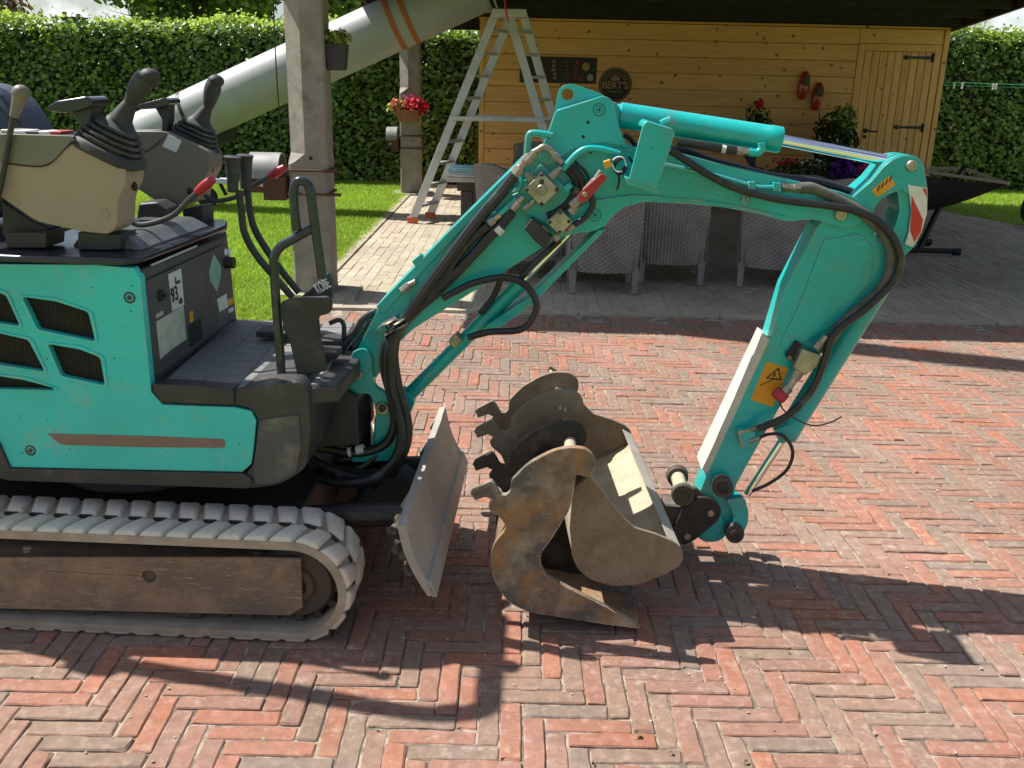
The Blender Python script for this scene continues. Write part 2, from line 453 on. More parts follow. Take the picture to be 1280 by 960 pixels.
def prism(bm, loop, ext, holes=()):
    loop = [Vector(p) for p in loop]
    ext = Vector(ext)
    if not holes:
        a = [bm.verts.new(p) for p in loop]
        b = [bm.verts.new(p + ext) for p in loop]
        bm.faces.new(a)
        bm.faces.new(b[::-1])
        n = len(a)
        for i in range(n):
            bm.faces.new((a[i], a[(i + 1) % n], b[(i + 1) % n], b[i]))
        return
    t = BM()
    es = []
    for lp in [loop] + [[Vector(p) for p in h] for h in holes]:
        vs = [t.verts.new(p) for p in lp]
        es += [t.edges.new((vs[i], vs[(i + 1) % len(vs)])) for i in range(len(vs))]
    bmesh.ops.triangle_fill(t, use_beauty=True, use_dissolve=False, edges=es)
    t.verts.ensure_lookup_table()
    va = [bm.verts.new(v.co) for v in t.verts]
    vb = [bm.verts.new(v.co + ext) for v in t.verts]
    t.verts.index_update()
    for f in t.faces:
        ix = [v.index for v in f.verts]
        bm.faces.new([va[i] for i in ix])
        bm.faces.new([vb[i] for i in reversed(ix)])
    for e in t.edges:
        if len(e.link_faces) == 1:
            i, j = (v.index for v in e.verts)
            bm.faces.new((va[i], va[j], vb[j], vb[i]))
    t.free()
def loft(bm, loops, cap=True, close=True):
    rings = [[bm.verts.new(p) for p in lp] for lp in loops]
    n = len(rings[0])
    for a, b in zip(rings, rings[1:]):
        for i in range(n if close else n - 1):
            bm.faces.new((a[i], a[(i + 1) % n], b[(i + 1) % n], b[i]))
    if cap:
        bm.faces.new(rings[0][::-1])
        bm.faces.new(rings[-1])
def box(bm, lo, hi, M=None):
    x0, y0, z0 = lo
    x1, y1, z1 = hi
    v = [Vector(p) for p in ((x0, y0, z0), (x1, y0, z0), (x1, y1, z0), (x0, y1, z0), (x0, y0, z1), (x1, y0, z1), (x1, y1, z1), (x0, y1, z1))]
    if M:
        v = [M @ p for p in v]
    v = [bm.verts.new(p) for p in v]
    for f in ((3, 2, 1, 0), (4, 5, 6, 7), (0, 1, 5, 4), (1, 2, 6, 5), (2, 3, 7, 6), (3, 0, 4, 7)):
        bm.faces.new([v[i] for i in f])
def frame(d):
    d = Vector(d).normalized()
    a = Vector((0, 0, 1)) if abs(d.z) < 0.9 else Vector((1, 0, 0))
    x = d.cross(a).normalized()
    return x, d.cross(x).normalized()
def cyl(bm, p0, p1, r0, r1=None, n=16, cap=True):
    p0, p1 = Vector(p0), Vector(p1)
    r1 = r0 if r1 is None else r1
    x, y = frame(p1 - p0)
    c = [(math.cos(2 * math.pi * i / n), math.sin(2 * math.pi * i / n)) for i in range(n)]
    loft(bm, [[p0 + (x * a + y * b) * r0 for a, b in c], [p1 + (x * a + y * b) * r1 for a, b in c]], cap)
def crv(pts, n=5):
    pts = [Vector(p) for p in pts]
    if len(pts) < 3:
        return pts
    q = [pts[0] * 2 - pts[1]] + pts + [pts[-1] * 2 - pts[-2]]
    out = []
    for i in range(1, len(q) - 2):
        a, b, c, d = q[i - 1:i + 3]
        for k in range(n):
            t = k / n
            out.append(0.5 * ((2 * b) + (c - a) * t + (2 * a - 5 * b + 4 * c - d) * t * t + (3 * b - a - 3 * c + d) * t ** 3))
    out.append(pts[-1])
    return out
def tube(bm, pts, r, n=8, smooth=5, cap=True):
    pts = crv(pts, smooth) if smooth else [Vector(p) for p in pts]
    rad = r if callable(r) else (lambda t: r)
    T = [(pts[min(i + 1, len(pts) - 1)] - pts[max(i - 1, 0)]).normalized() for i in range(len(pts))]
    x, _ = frame(T[0])
    loops = []
    for i, p in enumerate(pts):
        x = (x - T[i] * x.dot(T[i])).normalized()
        y = T[i].cross(x)
        rr = rad(i / (len(pts) - 1))
        loops.append([p + (x * math.cos(2 * math.pi * k / n) + y * math.sin(2 * math.pi * k / n)) * rr for k in range(n)])
    loft(bm, loops, cap)
def sphere(bm, c, r, seg=12, rings=8, sc=(1, 1, 1), M=None):
    mt = Matrix.Translation(c) @ (M or Matrix()) @ Matrix.Diagonal((r * sc[0], r * sc[1], r * sc[2], 1))
    bmesh.ops.create_uvsphere(bm, u_segments=seg, v_segments=rings, radius=1, matrix=mt)
def lathe(bm, p0, axis, prof, n=20):
    p0 = Vector(p0)
    a = Vector(axis).normalized()
    x, y = frame(a)
    loft(bm, [[p0 + a * h + (x * math.cos(2 * math.pi * k / n) + y * math.sin(2 * math.pi * k / n)) * max(r, 1e-4) for k in range(n)] for h, r in prof])
def circ(cx, cy, r, n=16, k=1.0):
    return [(cx + r * math.cos(2 * math.pi * i / n), cy + r * k * math.sin(2 * math.pi * i / n)) for i in range(n)]
def rnd(pts, r=4, n=3):
    """round the corners of a 2D outline"""
    out = []
    L = len(pts)
    for i in range(L):
        p = Vector(pts[i][:2])
        rr = pts[i][2] if len(pts[i]) > 2 else r
        a = Vector(pts[i - 1][:2]) - p
        b = Vector(pts[(i + 1) % L][:2]) - p
        k = min(rr, a.length * 0.45, b.length * 0.45)
        if rr <= 0 or k < 0.3:
            out.append(tuple(p))
            continue
        A = p + a.normalized() * k
        Bq = p + b.normalized() * k
        for j in range(n + 1):
            t = j / n
            out.append(tuple(A * (1 - t) ** 2 + p * 2 * t * (1 - t) + Bq * t * t))
    return out
def MP(pts, w):
    return [P(p[0], p[1], w) for p in pts]
WV = Vector((0, 1, 0))
def plate(name, pts, w, t, m, parent, bev=0.0025, r=0, holes=(), **kw):
    """a plate of the machine whose near side lies at w, outline surveyed there"""
    bm = BM()
    q = rnd(pts, r) if r else pts
    prism(bm, MP(q, w), WV * t, [MP(h, w) for h in holes])
    return obj(name, bm, m, parent, bev=bev, **kw)
def pin(parent, x, y, w, rpx, m='dark_steel', proud=0.012, ring='zinc', name='pin'):
    c = P(x, y, w)
    r = rpx * pxm(MO.y + w)
    bm = BM()
    lathe(bm, c + WV * 0.01, -WV, [(0, 0), (0, r), (proud * 0.7 + 0.01, r), (proud + 0.01, r * 0.85), (proud + 0.01, r * 0.5), (proud * 0.75 + 0.01, r * 0.45), (proud * 0.75 + 0.01, 0)], 18)
    return obj(name, bm, m, parent)
def hosep(name, pts, w, rpx, m, parent, n=8, smooth=5):
    ps = []
    for p in pts:
        ps.append(P(p[0], p[1], p[2] if len(p) > 2 else w))
    bm = BM()
    tube(bm, ps, rpx * pxm(MO.y + (w or 0.3), 0.8), n, smooth)
    return obj(name, bm, m, parent)
def text(name, s, size, M, m, parent, ext=0.0006, align='CENTER'):
    c = bpy.data.curves.new(name, 'FONT')
    c.body = s
    c.size = size
    c.extrude = ext
    c.offset = size * 0.022
    c.align_x = align
    c.align_y = 'CENTER'
    c.materials.append(MATS[m])
    t_ = bpy.data.objects.new('text_source', c)
    me = bpy.data.meshes.new_from_object(t_)
    bpy.data.objects.remove(t_)
    o = bpy.data.objects.new(name, me)
    COL.objects.link(o)
    o.parent = parent
    o.matrix_local = M
    return o
def setrnd(me, vals):
    a = me.attributes.new('rnd', 'FLOAT', 'FACE')
    a.data.foreach_set('value', np.asarray(vals, dtype=np.float32))

def leaves(name, C, Nn, size, m, parent=None, fold=0.25, aspect=0.8, kind=None, sizevar=0.4):
    """many small folded leaves at points C facing Nn"""
    C = np.asarray(C, float)
    Nn = np.asarray(Nn, float)
    n = len(C)
    Nn = Nn / np.maximum(np.linalg.norm(Nn, axis=1, keepdims=True), 1e-6)
    a = rng.normal(size=(n, 3))
    T = np.cross(Nn, a)
    T /= np.maximum(np.linalg.norm(T, axis=1, keepdims=True), 1e-6)
    Bv = np.cross(Nn, T)
    s = size * (1 + sizevar * (rng.random((n, 1)) * 2 - 1))
    v = np.empty((n, 4, 3))
    v[:, 0] = C - T * s * 0.5
    v[:, 1] = C + Bv * s * 0.5 * aspect + Nn * s * fold
    v[:, 2] = C + T * s * 0.5
    v[:, 3] = C - Bv * s * 0.5 * aspect + Nn * s * fold
    i = np.arange(n)[:, None] * 4
    f = np.concatenate([i + np.array([[0, 1, 2]]), i + np.array([[0, 2, 3]])], 1).reshape(-1, 3)
    me = bpy.data.meshes.new(name)
    me.vertices.add(n * 4)
    me.vertices.foreach_set('co', v.reshape(-1))
    me.loops.add(len(f) * 3)
    me.loops.foreach_set('vertex_index', f.reshape(-1).astype(np.int32))
    me.polygons.add(len(f))
    me.polygons.foreach_set('loop_start', np.arange(len(f), dtype=np.int32) * 3)
    me.update()
    setrnd(me, np.repeat(rng.random(n), 2))
    o = bpy.data.objects.new(name, me)
    COL.objects.link(o)
    me.materials.append(MATS[m])
    if parent:
        o.parent = parent
    if kind:
        o['kind'] = kind
    return o
def blob(n, c, rad, shell=0.5):
    """points in an ellipsoid with outward normals"""
    d = rng.normal(size=(n, 3))
    d /= np.linalg.norm(d, axis=1, keepdims=True)
    r = (shell + (1 - shell) * rng.random((n, 1))) ** 0.6
    rad = np.asarray(rad)
    return np.asarray(c) + d * r * rad, d + rng.normal(size=(n, 3)) * 0.5 + np.array([0, 0, 0.3])

# ================================================================== THE SETTING
bm = BM()
box(bm, (-250, -60, -0.5), (250, 400, -0.03))
ground = struct(obj('ground', bm, 'soil', smooth=False))

BW = 0.0525
BX0, BY0 = 0.0426, 1.977
PAVE_Y1 = 6.06
def sheet(name, x0, x1, y0, y1, z, m):
    bm = BM()
    box(bm, (x0, y0, z - 0.02), (x1, y1, z))
    return struct(obj(name, bm, m, smooth=False))
paving = sheet('brick_paving', -4.6, 6.2, 0.9, PAVE_Y1, -0.0050, 'joint')

def brick_variant(L, Wd, k):
    """worn brick: uneven outline, chamfered top; returns verts, faces centred on the origin"""
    rr = random.Random(k)
    hx, hy = L / 2, Wd / 2
    c0 = 0.004
    side = [-0.62, -0.2, 0.25, 0.66]
    base = [(-hx + c0, -hy)] + [(hx * t, -hy) for t in side] + [(hx - c0, -hy), (hx, -hy + c0), (hx, hy - c0), (hx - c0, hy)]
    base += [(hx * t, hy) for t in reversed(side)] + [(-hx + c0, hy), (-hx, hy - c0), (-hx, -hy + c0)]
    n = len(base)
    ring = [(x + rr.gauss(0, 0.0009), y + rr.gauss(0, 0.0009)) for x, y in base]
    ch = [abs(rr.gauss(0.0022, 0.0012)) + 0.0009 for _ in ring]
    if rr.random() < 0.6:                      # a chipped edge
        q = rr.randrange(n)
        ch[q] += 0.006
        ch[(q + 1) % n] += 0.004
    v = []
    for (x, y), c in zip(ring, ch):
        d = math.hypot(x / hx, y / hy)
        v.append((x - math.copysign(c, x) * (1 if abs(x) > hx * 0.9 else 0), y - math.copysign(c, y) * (1 if abs(y) > hy * 0.7 else 0), rr.gauss(0, .0003)))
    v += [(x, y, -c * 0.8 - 0.0006) for (x, y), c in zip(ring, ch)]
    v += [(x, y, -0.016) for (x, y) in ring]
    f = [tuple(range(n))]
    for a in (0, n):
        f += [(a + i, a + n + i, a + n + (i + 1) % n, a + (i + 1) % n) for i in range(n)]
    return np.array(v), f
def pave(parent, bricks, L, Wd, one, far, n_parts, score, names=('brick', 'brick')):
    """bricks: list of (x, y, rot); the n_parts best by score are parts, the rest one stuff part"""
    variants = [brick_variant(L, Wd, 100 + k) for k in range(16)]
    meshes = []
    for v, f in variants:
        me = bpy.data.meshes.new(names[0])
        me.from_pydata([tuple(p) for p in v], [], [tuple(q) for i, q in enumerate(f)])
        me.materials.append(MATS[one])
        meshes.append(me)
    order = sorted(range(len(bricks)), key=lambda i: score(bricks[i]))
    V, Fc, rv = [], [], []
    off = 0
    for rank, i in enumerate(order):
        x, y, r = bricks[i]
        k = random.randrange(16)
        dz = random.gauss(0, 0.0014)
        tx, ty = random.gauss(0, 0.010), random.gauss(0, 0.020)
        dr = random.gauss(0, 0.004)
        dx, dy = random.gauss(0, 0.0008), random.gauss(0, 0.0008)
        M = Matrix.Translation((x + dx, y + dy, dz)) @ Matrix.Rotation(r + dr, 4, 'Z') @ Matrix.Rotation(tx * 0.5, 4, 'Y') @ Matrix.Rotation(ty * 0.6, 4, 'X')
        if rank < n_parts:
            o = bpy.data.objects.new(names[0], meshes[k])
            COL.objects.link(o)
            o.parent = parent
            o.matrix_local = M
        else:
            v, f = variants[k]
            A = np.array(M)
            V.append(v @ A[:3, :3].T + A[:3, 3])
            Fc += [tuple(a + off for a in q) for j, q in enumerate(f)]
            rv += [random.random()] * len(f)
            off += len(v)
    me = bpy.data.meshes.new('brick_field')
    me.from_pydata(np.concatenate(V).tolist(), [], Fc)
    me.materials.append(MATS[far])
    setrnd(me, rv)
    o = bpy.data.objects.new(names[1] + '_field', me)
    COL.objects.link(o)
    o.parent = parent
    o['kind'] = 'stuff'
    o['label'] = 'the rest of the ' + names[1] + 's, laid on away from the viewer'
def inframe(p, mx=0):
    d = Vector(p) - CAM
    Zc = d.y * cp - d.z * sp
    if Zc < 0.3:
        return None
    v = -(d.y * sp + d.z * cp) / Zc
    u = d.x / Zc
    x, y = 640 + F_PX * (cr * u - sr * v), 480 + F_PX * (sr * u + cr * v)
    return (x, y) if -mx < x < 1280 + mx and -mx < y < 960 + mx else None
bricks = []
for j in range(-82, 20):
    for i in range(-92, 122):
        d = (i - j) % 8
        if d == 0:
            x, y, r = BX0 + (i + 2) * BW, BY0 - (j + 0.5) * BW, 0.0
        elif d == 7:                       # top cell of an upright brick
            x, y, r = BX0 + (i + 0.5) * BW, BY0 - (j + 2) * BW, math.pi / 2
        else:
            continue
        if -4.5 < x < 6.1 and 1.0 < y < PAVE_Y1 - 0.11:
            bricks.append((x, y, r))
        elif -4.5 < x < 6.1 and PAVE_Y1 - 0.11 <= y < PAVE_Y1 - 0.03 and r == 0:
            bricks.append((x, y, r))
def bscore(b):
    q = inframe((b[0], b[1], 0), 25)
    if not q:
        return 1e6 + b[1]
    hid = (q[0] < 435 and 615 < q[1] < 800) or (600 < q[0] < 800 and 580 < q[1] < 770) or (q[0] < 320 and q[1] < 620)
    return math.hypot(b[0], b[1]) + (50 if hid else 0)
pave(paving, bricks, 4 * BW - 0.0045, BW - 0.0042, 'brick_one', 'brick_far', 300, bscore)

# kerb between the bricks and the terrace
bm = BM()
x = -1.45
kerb = empty('kerb')
kerb['kind'] = 'structure'
while x < 6.2:
    l = random.uniform(0.9, 1.0)
    bm = BM()
    box(bm, (x, PAVE_Y1 + 0.006, -0.05), (x + l - 0.006, PAVE_Y1 + 0.062, 0.016))
    obj('kerb_stone', bm, 'paver_one', kerb, bev=0.004)
    x += l
terrace = sheet('terrace', -1.5, 6.2, PAVE_Y1 + 0.07, 14.3, -0.0035, 'pave_base')
pv = []
PWX, PWY = 0.079, 0.212
ny = int((14.2 - PAVE_Y1) / PWY)
for a in range(int((6.1 + 1.38) / PWX)):
    for b_ in range(ny):
        x = -1.385 + (a + 0.5) * PWX
        y = PAVE_Y1 + 0.12 + (b_ + 0.5 + (0.5 if a % 2 else 0)) * PWY
        if y < 14.1:
            pv.append((x, y, math.pi / 2))
def pscore(b):
    q = inframe((b[0], b[1], 0), 10)
    if not q:
        return 1e6 + b[1]
    vis = 415 < q[0] < 640 and 255 < q[1] < 385 and q[1] < 385 - (q[0] - 470) * 0.9
    return math.hypot(b[0], b[1]) + (0 if vis else 30)
pave(terrace, pv, PWY - 0.005, PWX - 0.0045, 'paver_one', 'paver_far', 300, pscore, ('paver', 'paver'))
bm = BM()
for k in range(40):
    y = PAVE_Y1 + 0.08 + k * 0.202
    box(bm, (-1.49, y, -0.05), (-1.395, y + 0.196, 0.012 + random.uniform(-.003, .003)))
o = obj('edging', bm, 'paver_one', None, bev=0.004)
struct(o, 'row of edging pavers between lawn and terrace')

# lawn
LAWN = {}
def lawn(name, poly, label):
    bm = BM()
    prism(bm, [(x, y, -0.02) for x, y in poly], (0, 0, 0.014))
    return struct(obj(name, bm, 'soil', smooth=False), label)
LP = [(-9, 5.2), (-1.5, 5.2), (-1.5, 14.3), (-9, 14.3)]
RP = [(5.0, 12.9), (5.4, 12.07), (5.6, 11.5), (5.85, 10.8), (6.6, 10.0), (9.5, 9.2), (9.5, 15.2), (4.6, 15.2), (4.6, 14.3)]
lawn('lawn', LP, 'left lawn')
lawn('lawn', RP, 'right lawn')
def inside(p, poly):
    c = False
    j = len(poly) - 1
    for i in range(len(poly)):
        if (poly[i][1] > p[1]) != (poly[j][1] > p[1]) and p[0] < (poly[j][0] - poly[i][0]) * (p[1] - poly[i][1]) / (poly[j][1] - poly[i][1]) + poly[i][0]:
            c = not c
        j = i
    return c
def blades(name, n, x0, x1, y0, y1, poly, hgt, label):
    pts = np.stack([rng.uniform(x0, x1, n), rng.uniform(y0, y1, n)], 1)
    keep = np.array([inside(p, poly) for p in pts])
    pts = pts[keep]
    n = len(pts)
    ang = rng.random(n) * 2 * np.pi
    h = hgt * (0.6 + 0.8 * rng.random(n))
    lean = rng.normal(size=(n, 2)) * hgt * 0.9 + np.array([-.004, -.004])
    w = 0.0045 + 0.003 * rng.random(n)
    v = np.zeros((n, 3, 3))
    v[:, 0, :2] = pts + np.stack([np.cos(ang), np.sin(ang)], 1) * w[:, None]
    v[:, 1, :2] = pts - np.stack([np.cos(ang), np.sin(ang)], 1) * w[:, None]
    v[:, 2, :2] = pts + lean
    v[:, :2, 2] = -0.01
    v[:, 2, 2] = h
    me = bpy.data.meshes.new(name)
    me.vertices.add(n * 3)
    me.vertices.foreach_set('co', v.reshape(-1))
    me.loops.add(n * 3)
    me.loops.foreach_set('vertex_index', np.arange(n * 3, dtype=np.int32))
    me.polygons.add(n)
    me.polygons.foreach_set('loop_start', np.arange(n, dtype=np.int32) * 3)
    me.update()
    patch = 0.5 + 0.25 * np.sin(pts[:, 0] * 2.1 + 1.3 * np.sin(pts[:, 1])) * np.sin(pts[:, 1] * 1.7)
    setrnd(me, np.clip(patch + rng.normal(size=n) * 0.25, 0, 1))
    me.materials.append(MATS['grass'])
    o = bpy.data.objects.new(name, me)
    COL.objects.link(o)
    o['kind'] = 'stuff'
    o['label'] = label
blades('grass', 230000, -5.2, -1.42, 5.2, 14.2, [(-5.2, 5.2), (-1.44, 5.2), (-1.44, 14.2), (-5.2, 14.2)], 0.034, 'short mown grass of the left lawn')
blades('grass', 70000, 4.6, 9.0, 9.2, 15.1, RP, 0.034, 'short mown grass of the right lawn')
# weeds and moss tufts in the paving
for (x, y, n_) in ((690, 410, 12), (712, 408, 7)):
    c = G(x, y)
    C = np.asarray(c) + np.stack([rng.normal(size=n_) * 0.03, rng.normal(size=n_) * 0.02, 0.01 + 0.03 * rng.random(n_)], 1)
    o = leaves('weed', C, rng.normal(size=(n_, 3)), 0.03, 'leaf_lime', aspect=0.16)
    o['kind'] = 'stuff'
    o['label'] = 'small weed growing from a paving joint'

# sand grains, grit and dry leaf crumbs lying on the bricks
ng = 900
C = np.stack([rng.uniform(-2.2, 3.2, ng), 1.6 + 4.3 * rng.random(ng) ** 1.3, np.full(ng, 0.003)], 1)
o = leaves('grit', C, rng.normal(size=(ng, 3)) * .25 + np.array([0, 0, 1]), 0.0075, 'grit', fold=.12, aspect=.8, kind='stuff', sizevar=.7)
o['label'] = 'pale sand grit and dry crumbs scattered over the brick paving'
ng = 70
C = np.stack([rng.uniform(-2.0, 3.0, ng), 1.7 + 4 * rng.random(ng), np.full(ng, 0.005)], 1)
o = leaves('dry_leaves', C, rng.normal(size=(ng, 3)) * .4 + np.array([0, 0, 1]), 0.016, 'dry_leaf', fold=.2, aspect=.55, kind='stuff', sizevar=.5)
o['label'] = 'small dry leaf bits scattered over the brick paving'
# ------------------------------------------------------------------ hedges
def hedge(name, x0, x1, y0, y1, h, label, n, lite_top):
    e = empty(name, ((x0 + x1) / 2, (y0 + y1) / 2, 0))
    tag(e, label, 'hedge', 'ivy hedges round the garden')
    ox, oy = (x0 + x1) / 2, (y0 + y1) / 2
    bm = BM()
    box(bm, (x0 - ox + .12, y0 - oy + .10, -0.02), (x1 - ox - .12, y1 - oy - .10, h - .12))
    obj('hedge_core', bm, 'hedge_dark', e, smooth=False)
    def wob(X, Z):
        return 0.05 * np.sin(X * 3.1 + 2 * np.sin(Z * 2.3)) + 0.035 * np.sin(X * 7.7 + Z * 5.1)
    # front face
    X = rng.uniform(x0, x1, n)
    Zh = rng.uniform(0.02, h, n)
    D = y0 + wob(X, Zh) + rng.exponential(0.045, n) - 0.03
    Cc = np.stack([X - ox, D - oy, Zh], 1)
    Nv = np.stack([rng.normal(size=n) * 0.55, -1 + rng.normal(size=n) * 0.4, 1.15 + rng.normal(size=n) * 0.6], 1)
    old = leaves('foliage', Cc, Nv, 0.068, 'ivy', e, fold=0.16, aspect=0.95, kind='stuff')
    # back and ends, sparse
    nb = n // 6
    X = rng.uniform(x0, x1, nb)
    Zh = rng.uniform(0.02, h, nb)
    leaves('foliage', np.stack([X - ox, np.full(nb, y1 - oy) - rng.exponential(0.05, nb), Zh], 1), np.stack([rng.normal(size=nb) * .5, np.ones(nb), 0.4 + rng.normal(size=nb) * .4], 1), 0.11, 'ivy', e, kind='stuff')
    for xx, sg in ((x0, -1), (x1, 1)):
        q = n // 8
        leaves('foliage', np.stack([np.full(q, xx - ox) - sg * rng.exponential(0.05, q), rng.uniform(y0, y1, q) - oy, rng.uniform(0.02, h, q)], 1),
               np.stack([np.full(q, sg) + rng.normal(size=q) * .3, rng.normal(size=q) * .5, 0.5 + rng.normal(size=q) * .4], 1), 0.07, 'ivy', e, kind='stuff')
    # top leaves in a paler green, the sunlight put into their colour
    nt_ = int(n * lite_top)
    X = rng.uniform(x0, x1, nt_)
    Yy = rng.uniform(y0 - 0.05, y1, nt_)
    Zt = h + 0.05 * np.sin(X * 1.3) + 0.05 * np.sin(X * 4.1) + rng.normal(size=nt_) * 0.04 - np.where(Yy < y0 + 0.12, rng.exponential(0.09, nt_), 0)
    leaves('sunlit_leaves', np.stack([X - ox, Yy - oy, Zt], 1), np.stack([rng.normal(size=nt_) * .5 - .2, rng.normal(size=nt_) * .5 - 0.2, np.ones(nt_)], 1), 0.065, 'ivy_sunlit', e, kind='stuff')
    bm = BM()
    for k in range(int((x1 - x0) * 9)):
        X = random.uniform(x0, x1)
        Yq = random.uniform(y0 - .05, y1)
        hh = random.uniform(.05, .20)
        tube(bm, [(X - ox, Yq - oy, h - .05), (X - ox + random.uniform(-.05, .05), Yq - oy + random.uniform(-.06, .03), h + hh * .6), (X - ox + random.uniform(-.09, .09), Yq - oy + random.uniform(-.10, .05), h + hh)], .004, 4, 2)
    o = obj('shoots', bm, 'leaf_pot', e)
    o['kind'] = 'stuff'
    ns = int((x1 - x0) * 60)
    X = rng.uniform(x0, x1, ns)
    leaves('sunlit_leaves', np.stack([X - ox, rng.uniform(y0 - .05, y1, ns) - oy, h + .03 + rng.exponential(.05, ns)], 1), rng.normal(size=(ns, 3)) + np.array([0, 0, .8]), .055, 'ivy_sunlit', e, kind='stuff')
    return e
hedge('ivy_hedge', -9.5, 0.6, 14.05, 15.0, 2.12, 'long clipped ivy hedge behind the lawn and the lifted pipe', 21000, 0.42)
hedge('ivy_hedge', 5.0, 10.5, 14.95, 15.9, 2.30, 'clipped ivy hedge beside the shed, behind the green washing lines', 11000, 0.42)

# ------------------------------------------------------------------ trees and house beyond the hedge
def tree(loc, h, crown, leafm, label, nl, size, trunk_r=0.12):
    e = empty('tree', loc)
    tag(e, label, 'tree')
    bm = BM()
    tube(bm, [(0, 0, 0), (0.05, 0.02, h * 0.35), (-0.03, 0.05, h * 0.6), (0, 0, h)], lambda t: trunk_r * (1.1 - t * 0.9), 8)
    for k in range(9):
        a = k * 2.4
        z0 = h * (0.4 + 0.05 * k)
        tube(bm, [(0, 0, z0), (math.cos(a) * 0.5, math.sin(a) * 0.5, z0 + 0.35), (math.cos(a) * crown[0] * 0.8, math.sin(a) * crown[1] * 0.8, z0 + 0.7)], lambda t: trunk_r * 0.4 * (1.05 - t), 6)
    obj('trunk', bm, 'bark', e)
    Cs, Ns = [], []
    for k in range(60):
        d = rng.normal(size=3)
        d /= np.linalg.norm(d)
        c = np.array([0, 0, h]) + d * np.array(crown) * (0.45 + 0.5 * rng.random())
        a, b_ = blob(nl // 60, c, np.array([0.5, 0.5, 0.36]) * (0.6 + 0.7 * rng.random()), 0.25)
        Cs.append(a)
        Ns.append(b_)
    leaves('crown', np.concatenate(Cs), np.concatenate(Ns), size, leafm, e, kind='stuff')
tree((-6.9, 21.5, 0), 3.35, (2.3, 1.6, 1.0), 'leaf_tree', 'dense dark green tree above the hedge, left of the near concrete post', 30000, 0.13)
tree((-2.9, 22.5, 0), 3.3, (2.2, 1.6, 1.1), 'leaf_tree', 'green tree above the hedge, right of the near concrete post', 24000, 0.13)
tree((-10.6, 19.0, 0), 2.55, (1.1, 1.0, 0.6), 'leaf_red', 'shrubby tree with reddish shoots above the far left of the hedge', 3200, 0.12, 0.07)
def house(loc, w, d, h, label, dark=True):
    e = empty('house', loc)
    tag(e, label, 'house')
    bm = BM()
    box(bm, (-w / 2, -d / 2, 0), (w / 2, d / 2, h * 0.6))
    obj('wall', bm, 'house_wall', e, smooth=False)
    bm = BM()
    prism(bm, [(-w / 2 - .2, -d / 2 - .2, h * 0.6 + .003), (-w / 2 - .2, d / 2 + .2, h * 0.6 + .003), (-w / 2 - .2, 0, h)], (w + .4, 0, 0))
    rf = obj('roof', bm, 'roof_tile', e, smooth=False)
    bm = BM()
    box(bm, (-0.55, -0.3, h - 0.35), (0.55, 0.3, h + 0.36))
    box(bm, (-0.62, -0.36, h + 0.362), (0.62, 0.36, h + 0.42))
    cyl(bm, (-0.2, 0, h + 0.40), (-0.2, 0, h + 0.62), 0.09)
    cyl(bm, (0.35, 0, h + 0.40), (0.35, 0, h + 0.55), 0.07)
    obj('chimney', bm, 'roof_tile', rf, smooth=False)
c = Y(88, 30, 42)
house((c.x, 42, 0), 9, 7, c.z - 0.15, 'far house whose dark chimney shows just above the hedge')

# ================================================================== OPEN BARN ROOF, POSTS, SHED
BX_L, BX_R, BY_F, BY_B = -1.75, 5.34, 6.20, 13.4
RID = 9.5
def roofz(y):
    return 2.172 + 0.098 * (12.5 - y) if y > RID else 2.172 + 0.098 * (12.5 - RID) - 0.055 * (RID - y)
barn = empty('barn_roof', ((BX_L + BX_R) / 2, RID, 2.4))
tag(barn, 'dark timber roof of the open barn over the terrace and shed', 'barn roof')
bo = barn.location
bm = BM()
for a, b in ((BY_F, RID), (RID + .004, BY_B)):
    prism(bm, [(BX_L - bo.x, a - bo.y, roofz(a) + .13 - bo.z), (BX_L - bo.x, b - bo.y, roofz(b) + .13 - bo.z), (BX_L - bo.x, b - bo.y, roofz(b) + .18 - bo.z), (BX_L - bo.x, a - bo.y, roofz(a) + .18 - bo.z)], (BX_R - BX_L, 0, 0))
obj('roof_deck', bm, 'dark_wood', barn, smooth=False)
for k in range(13):
    y = BY_F + 0.10 + k * (BY_B - BY_F - 0.2) / 12
    bm = BM()
    box(bm, (BX_L + .06 - bo.x, y - 0.035 - bo.y, roofz(y) - 0.005 - bo.z), (BX_R - .06 - bo.x, y + 0.035 - bo.y, roofz(y) + 0.122 - bo.z))
    obj('beam', bm, 'dark_wood', barn, smooth=False)
for x0, x1 in ((BX_L - .03, BX_L + .02), (BX_R - .02, BX_R + .03)):
    bm = BM()
    pts = [BY_F - .02, RID, BY_B]
    lo = [Vector((x0 - bo.x, y - bo.y, roofz(y) - .012 - bo.z)) for y in pts]
    hi = [Vector((x0 - bo.x, y - bo.y, roofz(y) + .20 - bo.z)) for y in reversed(pts)]
    prism(bm, lo + hi, (x1 - x0, 0, 0))
    obj('fascia', bm, 'fascia_wood', barn, smooth=False)
bm = BM()
box(bm, (BX_L - bo.x, BY_F - .025 - bo.y, roofz(BY_F) - .03 - bo.z), (BX_R - bo.x, BY_F + .01 - bo.y, roofz(BY_F) + .15 - bo.z))
obj('front_fascia', bm, 'fascia_wood', barn, smooth=False)

